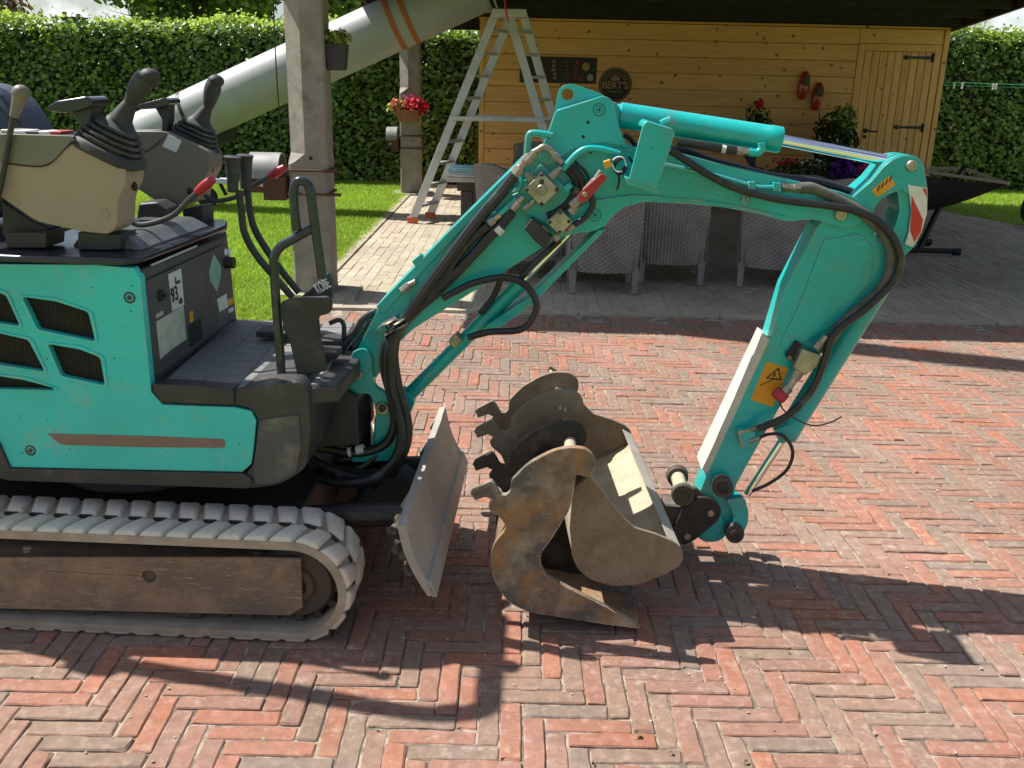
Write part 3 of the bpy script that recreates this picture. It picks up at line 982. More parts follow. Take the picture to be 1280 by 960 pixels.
def post(x, y, w, h, chz, label, hole=None):
    e = empty('concrete_post', (x, y, 0), R(2))
    tag(e, label, 'post', 'concrete posts of the open barn')
    s = w / 2
    def ring(z, c):
        return [Vector(p) for p in ((-s + c, -s, z), (s - 0.012, -s, z), (s, -s + 0.012, z), (s, s - 0.012, z), (s - 0.012, s, z), (-s + 0.012, s, z), (-s, s - 0.012, z), (-s, -s + c, z))]
    bm = BM()
    zs = [(0, .014), (chz - .07, .014), (chz - .05, 0.05), (chz, .115), (h, .115)]
    loops = []
    for z, c in zs:
        loops.append(ring(z, c))
    loft(bm, loops)
    bmesh.ops.subdivide_edges(bm, edges=[q for q in bm.edges if abs(q.verts[0].co.z - q.verts[1].co.z) > 0.4], cuts=14)
    for v in bm.verts:
        if 0.02 < v.co.z < h - 0.02:
            v.co.x += random.uniform(-.002, .002)
            v.co.y += random.uniform(-.002, .002)
    obj('shaft', bm, 'concrete', e, ang=25)
    bm = BM()
    for q in range(4):
        pass
    box(bm, (-s - .10, -s - .14, -.04), (s + .16, s + .06, .02))
    bmesh.ops.subdivide_edges(bm, edges=bm.edges[:], cuts=2)
    for v in bm.verts:
        v.co += Vector((random.uniform(-.02, .02), random.uniform(-.02, .02), random.uniform(-.006, .008)))
    obj('footing', bm, 'rubble', e, ang=25)
    if hole:
        bm = BM()
        cyl(bm, (hole[0], -s + 0.002, hole[1]), (hole[0], -s - 0.0015, hole[1]), 0.014, n=12)
        obj('bolt_hole', bm, 'ink', e)
    return e
NPX, NPY = G(392, 368).x, 6.62
np_w = 0.268
npole = post(NPX, NPY, np_w, 6.6, Y(365, 192, NPY - .13).z, 'near weathered concrete post with chamfered corner, behind the excavator handrail', (0.02, Y(397, 198, NPY - .13).z))
FPX, FPY = -1.40, 12.78
fpole = post(FPX, FPY, 0.265, 2.14, 1.35, 'far slim concrete post beyond the ladder, carrying the red flowers')
post(5.0, 6.62, 0.268, 2.35, 1.0, 'concrete post at the right front corner of the barn, outside the picture')

def bracket_box(px, py, side, z0, lenx, label, rpt):
    """rusty box with a half-round sheet-metal hood, strapped to a post on its left side"""
    e = empty('bracket_box', (px, py, z0))
    tag(e, label, 'bracket box', 'strapped boxes on the concrete posts')
    s = rpt
    bm = BM()
    box(bm, (-s * 1.0 - 0.01, -0.16, -0.21), (-0.01, 0.10, -0.055))
    obj('steel_box', bm, 'rust_box', e, bev=0.006)
    n = 12
    bm = BM()
    def arc(x, r):
        return [Vector((x, 0.0 + r * 0.84 * math.cos(math.pi * (i / n)) - 0.03, -0.065 + r * math.sin(math.pi * (i / n)) * 0.95)) for i in range(n + 1)]
    x0, x1 = -s * 1.75, -s * 0.35
    ro, ri = 0.17, 0.158
    loops = [arc(x0, ro) + arc(x0, ri)[::-1], arc(x1, ro) + arc(x1, ri)[::-1]]
    loft(bm, loops)
    obj('curved_hood', bm, 'hood_grey', e)
    bm = BM()
    box(bm, (x0 + .02, -0.155, -0.16), (-0.03, 0.10, -0.12))
    box(bm, (x0 + .02, -0.155, -0.115), (x0 + .05, -0.13, -0.065))
    obj('shelf', bm, 'rust_box', e)
    for dz in (-0.01, -0.165):
        bm = BM()
        h = 0.142
        cx = 0.135
        for a, b in (((-h, -h), (h, -h)), ((h, -h), (h, h)), ((h, h), (-h, h)), ((-h, h), (-h, -h))):
            cyl(bm, (cx + a[0], a[1], dz), (cx + b[0], b[1], dz), 0.008, n=8)
        cyl(bm, (cx + h - .02, -h - .002, dz), (cx + h + .085, -h - .002, dz), 0.011, n=8)
        obj('clamp_band', bm, 'rust_box', e)
    return e
bz = Y(360, 208, NPY).z
b1 = bracket_box(NPX - np_w / 2, NPY - 0.03, -1, bz, 0, 'rusty steel box with a large curved grey hood strapped to the near concrete post', 0.15)
b2 = bracket_box(FPX - .134, FPY - 0.0, -1, Y(500, 168, FPY).z, 0, 'small dark box under a tilted grey metal hood strapped to the far concrete post', 0.10)

# hanging planters
def planter(name, loc, w, h, potm, label, cat, plants):
    e = empty(name, loc)
    tag(e, label, cat)
    bm = BM()
    k = 0.78
    loft(bm, [[(-w * k / 2, -w * k / 2.3, 0), (w * k / 2, -w * k / 2.3, 0), (w * k / 2, w * k / 2.3, 0), (-w * k / 2, w * k / 2.3, 0)],
              [(-w / 2, -w / 2.3, h), (w / 2, -w / 2.3, h), (w / 2, w / 2.3, h), (-w / 2, w / 2.3, h)]])
    obj('pot', bm, potm, e, bev=0.008)
    for nm, m, n, c, r, s in plants:
        a, b = blob(n, c, r, 0.2)
        leaves(nm, a, b, s, m, e, kind='stuff')
    return e
c = Y(420, 88, NPY - .06)
planter('hanging_planter', (c.x, NPY - .02, c.z), 0.15, 0.17, 'pot_black', 'black hanging planter with lime green plants on the right side of the near concrete post', 'planter',
        [('foliage', 'leaf_lime', 260, (0, 0, .20), (.10, .09, .055), .035), ('yellow_flowers', 'corn', 14, (0.05, -.05, .22), (.06, .05, .04), .03)])
c = Y(511, 152, FPY - .22)
planter('flower_planter', (c.x, FPY - .27, c.z), 0.30, 0.15, 'pot_clay', 'pot of bright red flowers hung on the front of the far concrete post', 'planter',
        [('foliage', 'leaf_lime', 240, (-.08, 0, .17), (.20, .12, .09), .05), ('red_flowers', 'fl_red', 300, (.10, -.05, .19), (.17, .12, .11), .05), ('orange_flowers', 'fl_orange', 90, (-.13, -.06, .18), (.10, .08, .10), .045), ('pink_flowers', 'fl_pink', 25, (0, 0, .28), (.08, .08, .05), .04)])

# wire hanging beside the near post
bm = BM()
tube(bm, [Y(341, -15, NPY + .1), Y(345, 80, NPY + .1), Y(352, 182, NPY + .1)], 0.0045, 6, 4)
tag(obj('wire', bm, 'black_metal'), 'thin dark wire hanging down along the left side of the near concrete post', 'wire')

# ------------------------------------------------------------------ shed
SD = 12.5
sh_l, sh_r = Y(601, 120, SD).x, Y(1178, 90, SD).x
sh_top = Y(640, 22, SD).z
shed = empty('garden_shed', ((sh_l + sh_r) / 2, SD, 0))
tag(shed, 'pine plank shed with a ledged door under the barn roof', 'shed')
so_ = shed.location
dl, dr = Y(1076, 100, SD).x, Y(1162, 100, SD).x
dtop = Y(1100, 64, SD).z
fr = 0.085
bh = 0.1935
k = 0
z = 0.0
zs = []
z = sh_top - 0.03
while z > 0.02:
    zs.append((max(z - bh, 0.0), z))
    z -= bh
def plank(x0, x1, z0, z1, par=shed, m='pine'):
    bm = BM()
    box(bm, (x0 - so_.x, -0.02, z0 + 0.0035), (x1 - so_.x, 0.0, z1 - 0.0035))
    o = obj('plank', bm, m, par, bev=0.005, seg=1)
    return o
for z0, z1 in zs:
    if z0 >= dtop + fr - .01:
        plank(sh_l + .045, sh_r - .045, z0, z1)
    elif z1 <= dtop + fr:
        plank(sh_l + .045, dl - fr - .003, z0, z1)
        plank(dr + fr + .003, sh_r - .045, z0, z1)
    else:
        plank(sh_l + .045, dl - fr - .003, z0, z1)
        plank(dr + fr + .003, sh_r - .045, z0, z1)
        plank(dl - fr, dr + fr, dtop + fr + .002, z1)
bm = BM()
box(bm, (sh_l - so_.x + .01, 0.002, 0), (sh_r - so_.x - .01, 0.86, sh_top - .04))
obj('wall', bm, 'pine', shed, smooth=False)
for x0, x1 in ((sh_l - .02, sh_l + .043), (sh_r - .043, sh_r + .02)):
    bm = BM()
    box(bm, (x0 - so_.x, -0.032, 0), (x1 - so_.x, 0.03, sh_top - .03))
    obj('corner_trim', bm, 'pine_v', shed, bev=0.003, seg=1)
bm = BM()
box(bm, (sh_l - so_.x - .03, -0.045, sh_top - .028), (sh_r - so_.x + .03, 0.05, sh_top))
obj('top_trim', bm, 'pine', shed, bev=0.003, seg=1)
bm = BM()
for lo, hi in (((dl - fr, -0.03, 0), (dl - .004, 0.001, dtop + fr)), ((dr + .004, -0.03, 0), (dr + fr, 0.001, dtop + fr)), ((dl - .003, -0.03, dtop + .004), (dr + .003, 0.001, dtop + fr))):
    box(bm, (lo[0] - so_.x, lo[1], lo[2]), (hi[0] - so_.x, hi[1], hi[2]))
obj('door_frame', bm, 'pine_v', shed, bev=0.003, seg=1)
bm = BM()
box(bm, (dl - so_.x, -0.004, .02), (dr - so_.x, 0.001, dtop))
door = obj('door', bm, 'pine_v', shed, smooth=False)
nb = 9
for k in range(nb):
    x0 = dl + (dr - dl) * k / nb
    bm = BM()
    box(bm, (x0 - so_.x + .003, -0.024, .02), (x0 - so_.x + (dr - dl) / nb - .003, -0.005, dtop - .004))
    obj('board', bm, 'pine_v', door, bev=0.004, seg=1)
for zz in (Y(1140, 72, SD).z, Y(1130, 159, SD).z):
    bm = BM()
    cx = dr - .01 - so_.x
    cyl(bm, (cx, -0.03, zz - .05), (cx, -0.03, zz + .05), 0.02, n=8)
    loft(bm, [[(cx, -.027, zz - .02), (cx, -.034, zz - .02), (cx, -.034, zz + .02), (cx, -.027, zz + .02)], [(cx - .30, -.027, zz - .012), (cx - .30, -.034, zz - .012), (cx - .30, -.034, zz + .012), (cx - .30, -.027, zz + .012)]])
    sphere(bm, (cx - .33, -.031, zz), 0.03, 8, 6, (1.25, .25, .9))
    obj('hinge', bm, 'black_metal', door)
hx, hz = Y(1077, 163, SD).x - so_.x + .04, Y(1077, 163, SD).z
bm = BM()
sphere(bm, (hx, -.035, hz), .03, 8, 6, (1, .4, 1))
cyl(bm, (hx, -.045, hz), (hx + .15, -.05, hz - .01), .009, n=8)
sphere(bm, (hx, -.032, hz - .075), .024, 8, 6, (1, .4, 1))
obj('door_handle', bm, 'black_metal', door)

# wall decorations
p0, p1 = Y(650, 70, SD - .03), Y(745, 105, SD - .03)
po = empty('wall_poster', ((p0.x + p1.x) / 2, SD - .03, (p0.z + p1.z) / 2))
tag(po, 'long dark food poster of grill skewers hung on the shed wall', 'poster')
w_, h_ = (p1.x - p0.x), (p0.z - p1.z)
bm = BM()
box(bm, (-w_ / 2, 0, -h_ / 2), (w_ / 2, 0.012, h_ / 2))
obj('panel', bm, 'poster', po, bev=0.002)
for cxs, mm, r in ((0.03, 'meat_pale', .03), (-.42, 'meat_brown', .035), (-.26, 'meat_brown', .035), (-.05, 'meat_pale', .042), (.12, 'meat_brown', .035), (.235, 'meat_red', .04)):
    bm = BM()
    if cxs == 0.03:
        continue
    for q in range(5):
        sphere(bm, (cxs * w_ + random.uniform(-.012, .012), -.001, h_ * (.32 - q * .155)), r * .85, 8, 5, (random.uniform(.65, 1.0), .12, .60))
    obj('skewer', bm, mm, po)
for (cx, cz, r, mm) in ((.36, .16, .05, 'corn'), (.42, -.26, .042, 'salt'), (.30, -.3, .03, 'meat_red')):
    bm = BM()
    sphere(bm, (cx * w_, -.001, cz * h_), r, 10, 6, (1, .12, 1))
    obj('ingredient', bm, mm, po)
c = Y(769, 106, SD - .03)
rs = 20.5 * pxm(SD, 1.6)
sg = empty('round_sign', (c.x, SD - .03, c.z))
tag(sg, "round dark sign reading BERT'S with flames, on the shed wall behind the boom", 'sign')
bm = BM()
lathe(bm, (0, .012, 0), (0, -1, 0), [(0, 0), (0, rs), (.012, rs), (.012, 0)], 32)
obj('disc', bm, 'sign_black', sg)
def ringmesh(r0, r1, a0, a1, y, n=28):
    bm = BM()
    lo, hi = [], []
    for i in range(n + 1):
        a = a0 + (a1 - a0) * i / n
        lo.append(Vector((math.cos(a) * r0, y, math.sin(a) * r0)))
        hi.append(Vector((math.cos(a) * r1, y, math.sin(a) * r1)))
    prism(bm, lo + hi[::-1], (0, -.0015, 0))
    return bm
obj('ring_line', ringmesh(rs * .90, rs * .935, 0, 2 * math.pi - .01, 0), 'sign_line', sg)
obj('inner_line', ringmesh(rs * .60, rs * .635, R(12), R(168), 0), 'sign_line', sg)
for k in range(9):                          # the arched lettering is too small to read: short strokes
    a = R(28 + k * 15.5)
    bm = ringmesh(rs * .70, rs * .82, a - .05, a + .05, 0, 3)
    obj('letter_stroke', bm, 'sign_line', sg)
RX = Matrix.Rotation(math.pi / 2, 4, 'X')
text('lettering', "BERT'S", rs * .56, Matrix.Translation((0, -.002, -rs * .05)) @ RX, 'sign_line', sg)
for dx, hh in ((-.17, .26), (0, .40), (.17, .28)):
    bm = BM()
    prism(bm, [((dx - .08) * rs, 0, .25 * rs), ((dx + .08) * rs, 0, .25 * rs), ((dx + .10) * rs, 0, (.25 + hh * .4) * rs), (dx * rs, 0, (.25 + hh) * rs), ((dx - .11) * rs, 0, (.25 + hh * .45) * rs)], (0, -.0015, 0))
    obj('flame', bm, 'sign_line', sg)
bm = BM()
prism(bm, [(-.45 * rs, 0, -.42 * rs), (.45 * rs, 0, -.42 * rs), (.45 * rs, 0, -.38 * rs), (-.45 * rs, 0, -.38 * rs)], (0, -.0015, 0))
obj('rule_line', bm, 'sign_line', sg)

def clog(x, y, rz, label):
    c = Y(x, y, SD - .06)
    e = empty('clog', c)
    e.rotation_euler = (0, rz, 0)
    tag(e, label, 'clog', 'red wooden clogs on the shed wall')
    L, Wd = .34, .145
    loops = []
    for t in np.linspace(0, 1, 11):
        z = (t - .5) * L
        wv = Wd * (0.55 + 0.45 * math.sin(math.pi * min(1, t * 1.05))) * (1 if 0.03 < t < .97 else .6)
        dp = .075 * (0.55 + .45 * math.sin(math.pi * t))
        loops.append([Vector((wv / 2 * math.cos(a), .035 - dp * math.sin(a) - .02, z)) for a in np.linspace(0, 2 * math.pi, 14, endpoint=False)])
    bm = BM()
    loft(bm, loops)
    obj('shoe', bm, 'clog_red', e, ang=60)
    bm = BM()
    sphere(bm, (0.005, -.045, .06), .05, 12, 8, (.95, .45, 1.6))
    obj('opening', bm, 'clog_inside', e)
clog(1005, 107, R(4), 'upper left red wooden clog hanging on the shed wall')
clog(1022, 121, R(6), 'lower right red wooden clog hanging on the shed wall above the white flowers')

def bush(name, x, ybase, ytop, D, wpx, pot, label, cat, sets):
    b0 = Y(x, ybase, D)
    t0 = Y(x, ytop, D)
    e = empty(name, (b0.x, D, max(b0.z, 0)))
    tag(e, label, cat)
    hh = t0.z - max(b0.z, 0)
    ww = wpx * pxm(D, 1.0)
    ph = 0.0
    if pot:
        ph = min(.30, hh * .45)
        bm = BM()
        lathe(bm, (0, 0, 0), (0, 0, 1), [(0, ww * .22), (ph * .9, ww * .30), (ph * .9, ww * .33), (ph, ww * .33), (ph, ww * .28), (ph * .95, ww * .27), (ph * .95, 0)], 18)
        obj('pot', bm, pot, e)
    bm = BM()
    for k in range(10):
        a = k * 2.4
        tube(bm, [(0, 0, ph * .9), (math.cos(a) * ww * .15, math.sin(a) * ww * .15, ph + (hh - ph) * .4), (math.cos(a) * ww * .36, math.sin(a) * ww * .3, ph + (hh - ph) * (.75 + .02 * k))], .006, 5, 3)
    obj('stems', bm, 'leaf_pot', e)
    for nm, m, n, c, r, s, asp in sets:
        a, b = blob(n, (c[0] * ww, c[1] * ww, ph + c[2] * (hh - ph)), (r[0] * ww, r[1] * ww, r[2] * (hh - ph)), .15)
        leaves(nm, a, b, s, m, e, aspect=asp, kind='stuff')
    return e
bush('rose_pot', 938, 240, 128, 12.1, 44, 'pot_clay', 'thin rose bush with a few dark red blooms against the shed wall', 'potted plant',
     [('foliage', 'leaf_pot', 170, (0, 0, .6), (.42, .3, .42), .07, .7), ('red_flowers', 'fl_red', 16, (.0, -.1, .98), (.12, .1, .08), .07, .9), ('red_flowers', 'fl_red', 10, (-.5, -.1, .6), (.12, .1, .06), .07, .9)])
bush('daisy_pot', 1032, 250, 128, 12.0, 62, 'pot_black', 'tall bushy plant with tiny white flowers below the red clogs', 'potted plant',
     [('foliage', 'leaf_pot', 520, (0, 0, .45), (.48, .35, .42), .11, .22), ('dark_foliage', 'ivy', 220, (.18, 0, .78), (.30, .25, .22), .06, .8), ('white_flowers', 'fl_white', 34, (0, -.2, .55), (.48, .3, .40), .035, .9)])
bush('petunia_pot', 1056, 262, 196, 11.4, 52, 'pot_black', 'pot of purple and pink petunias seen above the excavator arm', 'potted plant',
     [('foliage', 'leaf_pot', 140, (0, 0, .4), (.45, .4, .35), .06, .8), ('purple_flowers', 'fl_purple', 260, (-.1, -.15, .6), (.42, .35, .40), .07, .95), ('pink_flowers', 'fl_pink', 60, (.22, -.25, .75), (.30, .3, .3), .07, .95)])
bush('low_planter', 1000, 262, 196, 11.6, 78, 'pot_clay', 'low planter of green foliage with red and white flowers left of the purple petunias', 'potted plant',
     [('foliage', 'leaf_pot', 420, (0, 0, .5), (.52, .4, .45), .06, .75), ('red_flowers', 'fl_red', 30, (-.4, -.2, .85), (.22, .2, .15), .05, .9), ('white_flowers', 'fl_white', 22, (0, -.2, .85), (.4, .2, .15), .04, .9)])

# washing line between shed corner and the right-hand garden side
e = empty('washing_line', Y(1176, 106, 13.2))
tag(e, 'green washing lines with pegs between the shed corner and the right hedge', 'washing line')
el = e.location
for dz in (0, .035):
    bm = BM()
    tube(bm, [(0, 0, dz), (1.2, 0, dz - .012), (2.6, 0, dz - .005 - dz * .2)], .006, 6, 4)
    obj('line', bm, 'green_line', e)
for dx in (.18, .29, .70, .74):
    bm = BM()
    box(bm, (dx - .008, -.012, -.045), (dx + .008, .012, .035))
    obj('peg', bm, 'peg', e)

# ------------------------------------------------------------------ lifted duct pipe
PD = 10.9
a0, a1 = Y(176, 175, PD), Y(603, -21, PD)
pr = 32.5 * pxm(PD, 1.6)
ax = (a1 - a0).normalized()
pipe = empty('duct_pipe', (a0 + a1) / 2)
tag(pipe, 'big grey duct pipe slung at a slant under the barn roof with orange straps', 'pipe')
o_ = pipe.location
bm = BM()
lathe(bm, a0 - o_, ax, [(0, pr), ((a1 - a0).length, pr), ((a1 - a0).length, pr - .012), (0, pr - .012), (0, pr)], 40)
obj('tube', bm, 'duct', pipe)
def band(x, y, wd, m, name, k=1.012):
    q = Y(x, y, PD)
    t = (q - a0).dot(ax)
    bm = BM()
    lathe(bm, a0 + ax * (t - wd / 2) - o_, ax, [(0, pr * 1.001), (0, pr * k), (wd, pr * k), (wd, pr * 1.001), (0, pr * 1.001)], 36)
    return obj(name, bm, m, pipe), a0 + ax * t
band(598, -18, .05, 'duct', 'end_collar', 1.05)
band(608, -24, .02, 'duct_rim', 'rim', 1.03)
band(240, 145, .035, 'black_metal', 'clamp_ring', 1.03)
for xx in (494, 514):
    st, q = band(xx, 30, .055, 'strap', 'strap', 1.02)
    bm = BM()
    top = roofz(PD) + .0
    up = Vector((-0.05, -.05, 1)).normalized()
    s0 = q + Vector((0, 0, pr * 1.02))
    for dy in (-.12, .12):
        p_ = q + Vector((0, dy * 1.6, pr * .72))
        q2 = Vector((q.x - .03, PD + dy * .6, top - .005))
        d = (q2 - p_)
        n2 = ax.cross(d).normalized() * .004
        w2 = ax * .026
        loft(bm, [[p_ - o_ + w2 + n2, p_ - o_ - w2 + n2, p_ - o_ - w2 - n2, p_ - o_ + w2 - n2], [q2 - o_ + w2 + n2, q2 - o_ - w2 + n2, q2 - o_ - w2 - n2, q2 - o_ + w2 - n2]])
    obj('strap_tail', bm, 'strap', st)
    if xx == 514:
        bm = BM()
        m_ = q + Vector((0, -pr * .72, pr * .70))
        box(bm, (-.05, -.03, -.05), (.05, .03, .05), Matrix.Translation(m_ - o_) @ Matrix.Rotation(.5, 4, 'Y'))
        obj('ratchet', bm, 'brown_steel', st, bev=.008)
# small trolley under the low end of the pipe
c = G(266, 257)
tr = empty('pipe_trolley', (c.x - .1, PD + .1, 0))
tag(tr, 'small wheeled trolley with white panel under the low end of the duct pipe', 'trolley')
tp = (Y(268, 168, PD + .1) - tr.location)
bm = BM()
tube(bm, [(-.5, .1, .18), (.1, .1, .18)], .02, 8, 0)
tube(bm, [(0.0, .1, .18), (-.05, .1, .5), tp], .022, 8, 3)
tube(bm, [(0.25, .15, .12), (0.15, .12, .4), tp], .022, 8, 3)
obj('frame', bm, 'black_metal', tr)
bm = BM()
prism(bm, [tp + Vector((-.12, -.08, .02)), tp + Vector((.26, -.08, .10)), tp + Vector((.20, -.08, -.07)), tp + Vector((-.02, -.08, -.12))], (0, .16, 0))
obj('cradle', bm, 'black_metal', tr)
bm = BM()
lathe(bm, (.10, -.10, .115), (0, 1, 0), [(0, .02), (0, .06), (-.01, .075), (-.01, .105), (.01, .115), (.05, .115), (.07, .105), (.07, .03), (.06, .02), (.06, 0)], 20)
obj('wheel', bm, 'tyre', tr)
bm = BM()
box(bm, (-.12, -.06, .27), (.35, .22, .31))
obj('panel', bm, 'white_panel', tr, bev=.01)

# ------------------------------------------------------------------ ladder
LD = 10.1
fl, fl2 = G(514, 279), G(534, 273)
top_l = Y(611, 22, LD + .16)
lad = empty('step_ladder', (top_l.x, LD + .2, 0))
tag(lad, 'tall aluminium A-frame ladder with orange feet standing by the pipe end', 'ladder')
lo_ = lad.location
tz = top_l.z + .05
yn, yf = G(514, 279).y, G(514, 279).y + .42
xl = fl.x
xr = Y(700, 290, LD).x + .12
tx = Y(628, 15, LD).x
def rail(p, q, wd, th, par, mm='alu'):
    p, q = Vector(p), Vector(q)
    d = (q - p).normalized()
    yv = Vector((0, 1, 0))
    xv = yv.cross(d).normalized()
    bm = BM()
    loft(bm, [[r_ + xv * a * wd / 2 + yv * b * th / 2 for a, b in ((-1, -1), (1, -1), (1, 1), (-1, 1))] for r_ in (p, q)])
    return obj('rail', bm, mm, par, bev=.004, seg=1)
for (xb, s) in ((xl, -1), (xr, 1)):
    xtop = tx + s * .06
    for yy, dy, ox in ((yn, .06, 0), (yf, -.06, .15)):
        p = Vector((xb + ox, yy, .0)) - lo_
        q = Vector((xtop + ox, yy + dy, tz)) - lo_
        rl = rail(p + (q - p) * .025, q, .085, .03, lad)
        bm = BM()
        d = (q - p)
        M = Matrix.Translation(p + d * .017)
        box(bm, (-.055, -.024, -.038), (.055, .024, .03), M)
        obj('foot', bm, 'feet_orange', rl, bev=.006)
    for k in range(9):
        t = .085 + k * .104
        p = Vector((xb, yn, 0)) - lo_
        q = Vector((xtop, yn + .06, tz)) - lo_
        p2 = Vector((xb + .15, yf, 0)) - lo_
        q2 = Vector((xtop + .15, yf - .06, tz)) - lo_
        a_, b_ = p + (q - p) * t, p2 + (q2 - p2) * t
        bm = BM()
        d = (q - p).normalized()
        prism(bm, [a_ + Vector((ex, .012, ez)) for ex, ez in ((-.04, -.014), (.04, -.014), (.04, .014), (-.04, .014))], (b_ - a_) - Vector((.004, .024, 0)))
        obj('rung', bm, 'alu', lad, bev=.003, seg=1)
bm = BM()
box(bm, (tx - .10, yn + .035, tz - .05), (tx + .24, yf - .035, tz + .03), Matrix.Translation(-lo_))
obj('top_hinge', bm, 'alu', lad, bev=.01)
zb = Y(640, 149, LD).z
tb = zb / tz
xa = xl + (tx - .06 - xl) * tb
xb_ = xr + (tx + .06 - xr) * tb
for yy, ox in ((yn - .02, 0), (yf + .01, .15)):
    bm = BM()
    box(bm, (xa - .04 + ox, yy - .012, zb - .022), (xb_ + .04 + ox, yy + .012, zb + .022), Matrix.Translation(-lo_))
    obj('spreader_bar', bm, 'alu', lad, bev=.003, seg=1)
bm = BM()
tube(bm, [Vector((tx + .06, yn - .02, tz - .10)) - lo_, Vector((tx + .03, yn - .03, tz + .05)) - lo_, Vector((tx + .00, yn, roofz(yn) - .01)) - lo_], .010, 6, 4)
tag(obj('red_rope', bm, 'red_rope', None, loc=lo_), 'red rope tied from the roof to the ladder top', 'rope')

# ------------------------------------------------------------------ wicker chairs and table
def weave_panel(bm, f, nu, nv, amp=.004):
    """a panel of woven strands: f(u, v) -> point, normal; ridged grid"""
    g = []
    for i in range(nu + 1):
        row = []
        for j in range(nv + 1):
            p, n = f(i / nu, j / nv)
            s = amp * ((1 if i % 2 else -1) + (.7 if (j + (i // 2)) % 2 else -.7)) * .7
            row.append(bm.verts.new(Vector(p) + Vector(n) * s))
        g.append(row)
    for i in range(nu):
        for j in range(nv):
            bm.faces.new((g[i][j], g[i + 1][j], g[i + 1][j + 1], g[i][j + 1]))
CHAIR = {}
def make_chair(label):
    e = empty('wicker_chair')
    tag(e, label, 'chair', 'wicker armchairs round the terrace table')
    w, d, h, sk, sz = .52, .50, .83, .165, .40
    # woven back shell: slightly curved, leaning outwards at the top (the back faces -Y)
    def back(u, v):
        x = (u - .5) * (w * (1 - .05 * (1 - v)))
        lean = -.06 * v
        return (x, -d / 2 + lean + .10 * (abs(u - .5) * 2) ** 3 * .3, sk + (h - sk) * v - .012 * (1 - (2 * u - 1) ** 2) * (1 - v) + (-.03 * (2 * u - 1) ** 2) * v), (0, -1, 0)
    bm = BM()
    weave_panel(bm, back, 40, 40, .006)
    obj('back_panel', bm, 'wicker', e, smooth=False)
    bm = BM()
    def back_in(u, v):
        p, n = back(u, v)
        return (p[0] * .97, p[1] + .045, p[2]), (0, 1, 0)
    weave_panel(bm, back_in, 14, 16)
    obj('back_lining', bm, 'wicker', e, smooth=False)
    for s in (-1, 1):
        bm = BM()
        def side(u, v):
            top = .62 if u < .8 else .62 - (u - .8) * .2
            return (s * (w / 2 - .005), -d / 2 + u * d, sk + (top - sk) * v), (s, 0, 0)
        weave_panel(bm, side, 36, 24, .006)
        def side_in(u, v):
            p, n = side(u, v)
            return (p[0] - s * .05, p[1], p[2]), (-s, 0, 0)
        weave_panel(bm, side_in, 10, 10)
        box(bm, (min(s * (w / 2 - .058), s * (w / 2 + .004)), -d / 2 + .02, .612), (max(s * (w / 2 - .058), s * (w / 2 + .004)), d / 2, .632))
        obj('arm', bm, 'wicker', e, smooth=False)
    bm = BM()
    box(bm, (-w / 2 + .06, -d / 2 + .04, sk + .01), (w / 2 - .06, d / 2, sz - .05))
    obj('seat_base', bm, 'wicker', e, smooth=False)
    bm = BM()
    box(bm, (-w / 2 + .062, -d / 2 + .05, sz - .048), (w / 2 - .062, d / 2 - .01, sz + .04))
    obj('cushion', bm, 'cushion', e, bev=.02)
    for sx in (-1, 1):
        for sy in (-1, 1):
            bm = BM()
            cx, cy = sx * (w / 2 - .035), sy * (d / 2 - .04)
            loft(bm, [[(cx + a * .028, cy + b * .028, sk + .03) for a, b in ((-1, -1), (1, -1), (1, 1), (-1, 1))], [(cx + a * .02, cy + b * .02, 0) for a, b in ((-1, -1), (1, -1), (1, 1), (-1, 1))]])
            obj('leg', bm, 'wicker', e, bev=.003, seg=1)
    return e
def copy_tree(o, parent=None):
    c = o.copy()
    COL.objects.link(c)
    if parent:
        c.parent = parent
    for ch in list(o.children):
        copy_tree(ch, c)
    return c
spots = [(.645, 6.93, 0, 'wicker armchair seen from behind, directly under the boom and right of the boom cylinder'),
         (1.20, 7.32, -3, 'wicker armchair seen from behind, under the boom, second from the boom cylinder'),
         (1.98, 7.22, -14, 'wicker armchair turned slightly, just left of the excavator arm'),
         (.10, 7.35, 4, 'wicker armchair half hidden behind the boom hoses, left of the others'),
         (2.62, 7.35, -6, 'wicker armchair seen through the opening at the top of the excavator arm'),
         (.02, 7.75, -60, 'dark wicker armchair at the left end of the table by the folded towels'),
         (.22, 10.3, 180, 'wicker armchair on the far side of the table, its back top showing above the table')]
ch0 = make_chair(spots[0][3])
for i, (x, y, a, lb) in enumerate(spots):
    o = ch0 if i == 0 else copy_tree(ch0)
    o.location = (x, y, 0.008)
    o.rotation_euler = (0, 0, R(a))
    o['label'] = lb
tl = G(562, 228, .70)
tb = empty('garden_table', (1.15, 8.35, 0))
tag(tb, 'long garden table with pale top and dark legs behind the wicker chairs', 'table')
tx0, tx1 = Y(561, 234, 8.1).x - 1.15, 1.6
bm = BM()
box(bm, (tx0, -.48, .66), (tx1, .48, .70))
obj('tabletop', bm, 'table_top', tb, bev=.006)
bm = BM()
box(bm, (tx0 + .08, -.40, .58), (tx1 - .08, .40, .658))
obj('apron', bm, 'wicker_dark', tb)
for x in (tx0 + .16, tx1 - .16):
    for y in (-.36, .36):
        bm = BM()
        box(bm, (x - .05, y - .05, 0), (x + .05, y + .05, .578))
        obj('leg', bm, 'wicker_dark', tb, bev=.004)
tz_ = .702
e = empty('towels', (tx0 + 1.15 + .17, 8.0, tz_))
tag(e, 'folded blue and pale towels lying on the left end of the table', 'towels')
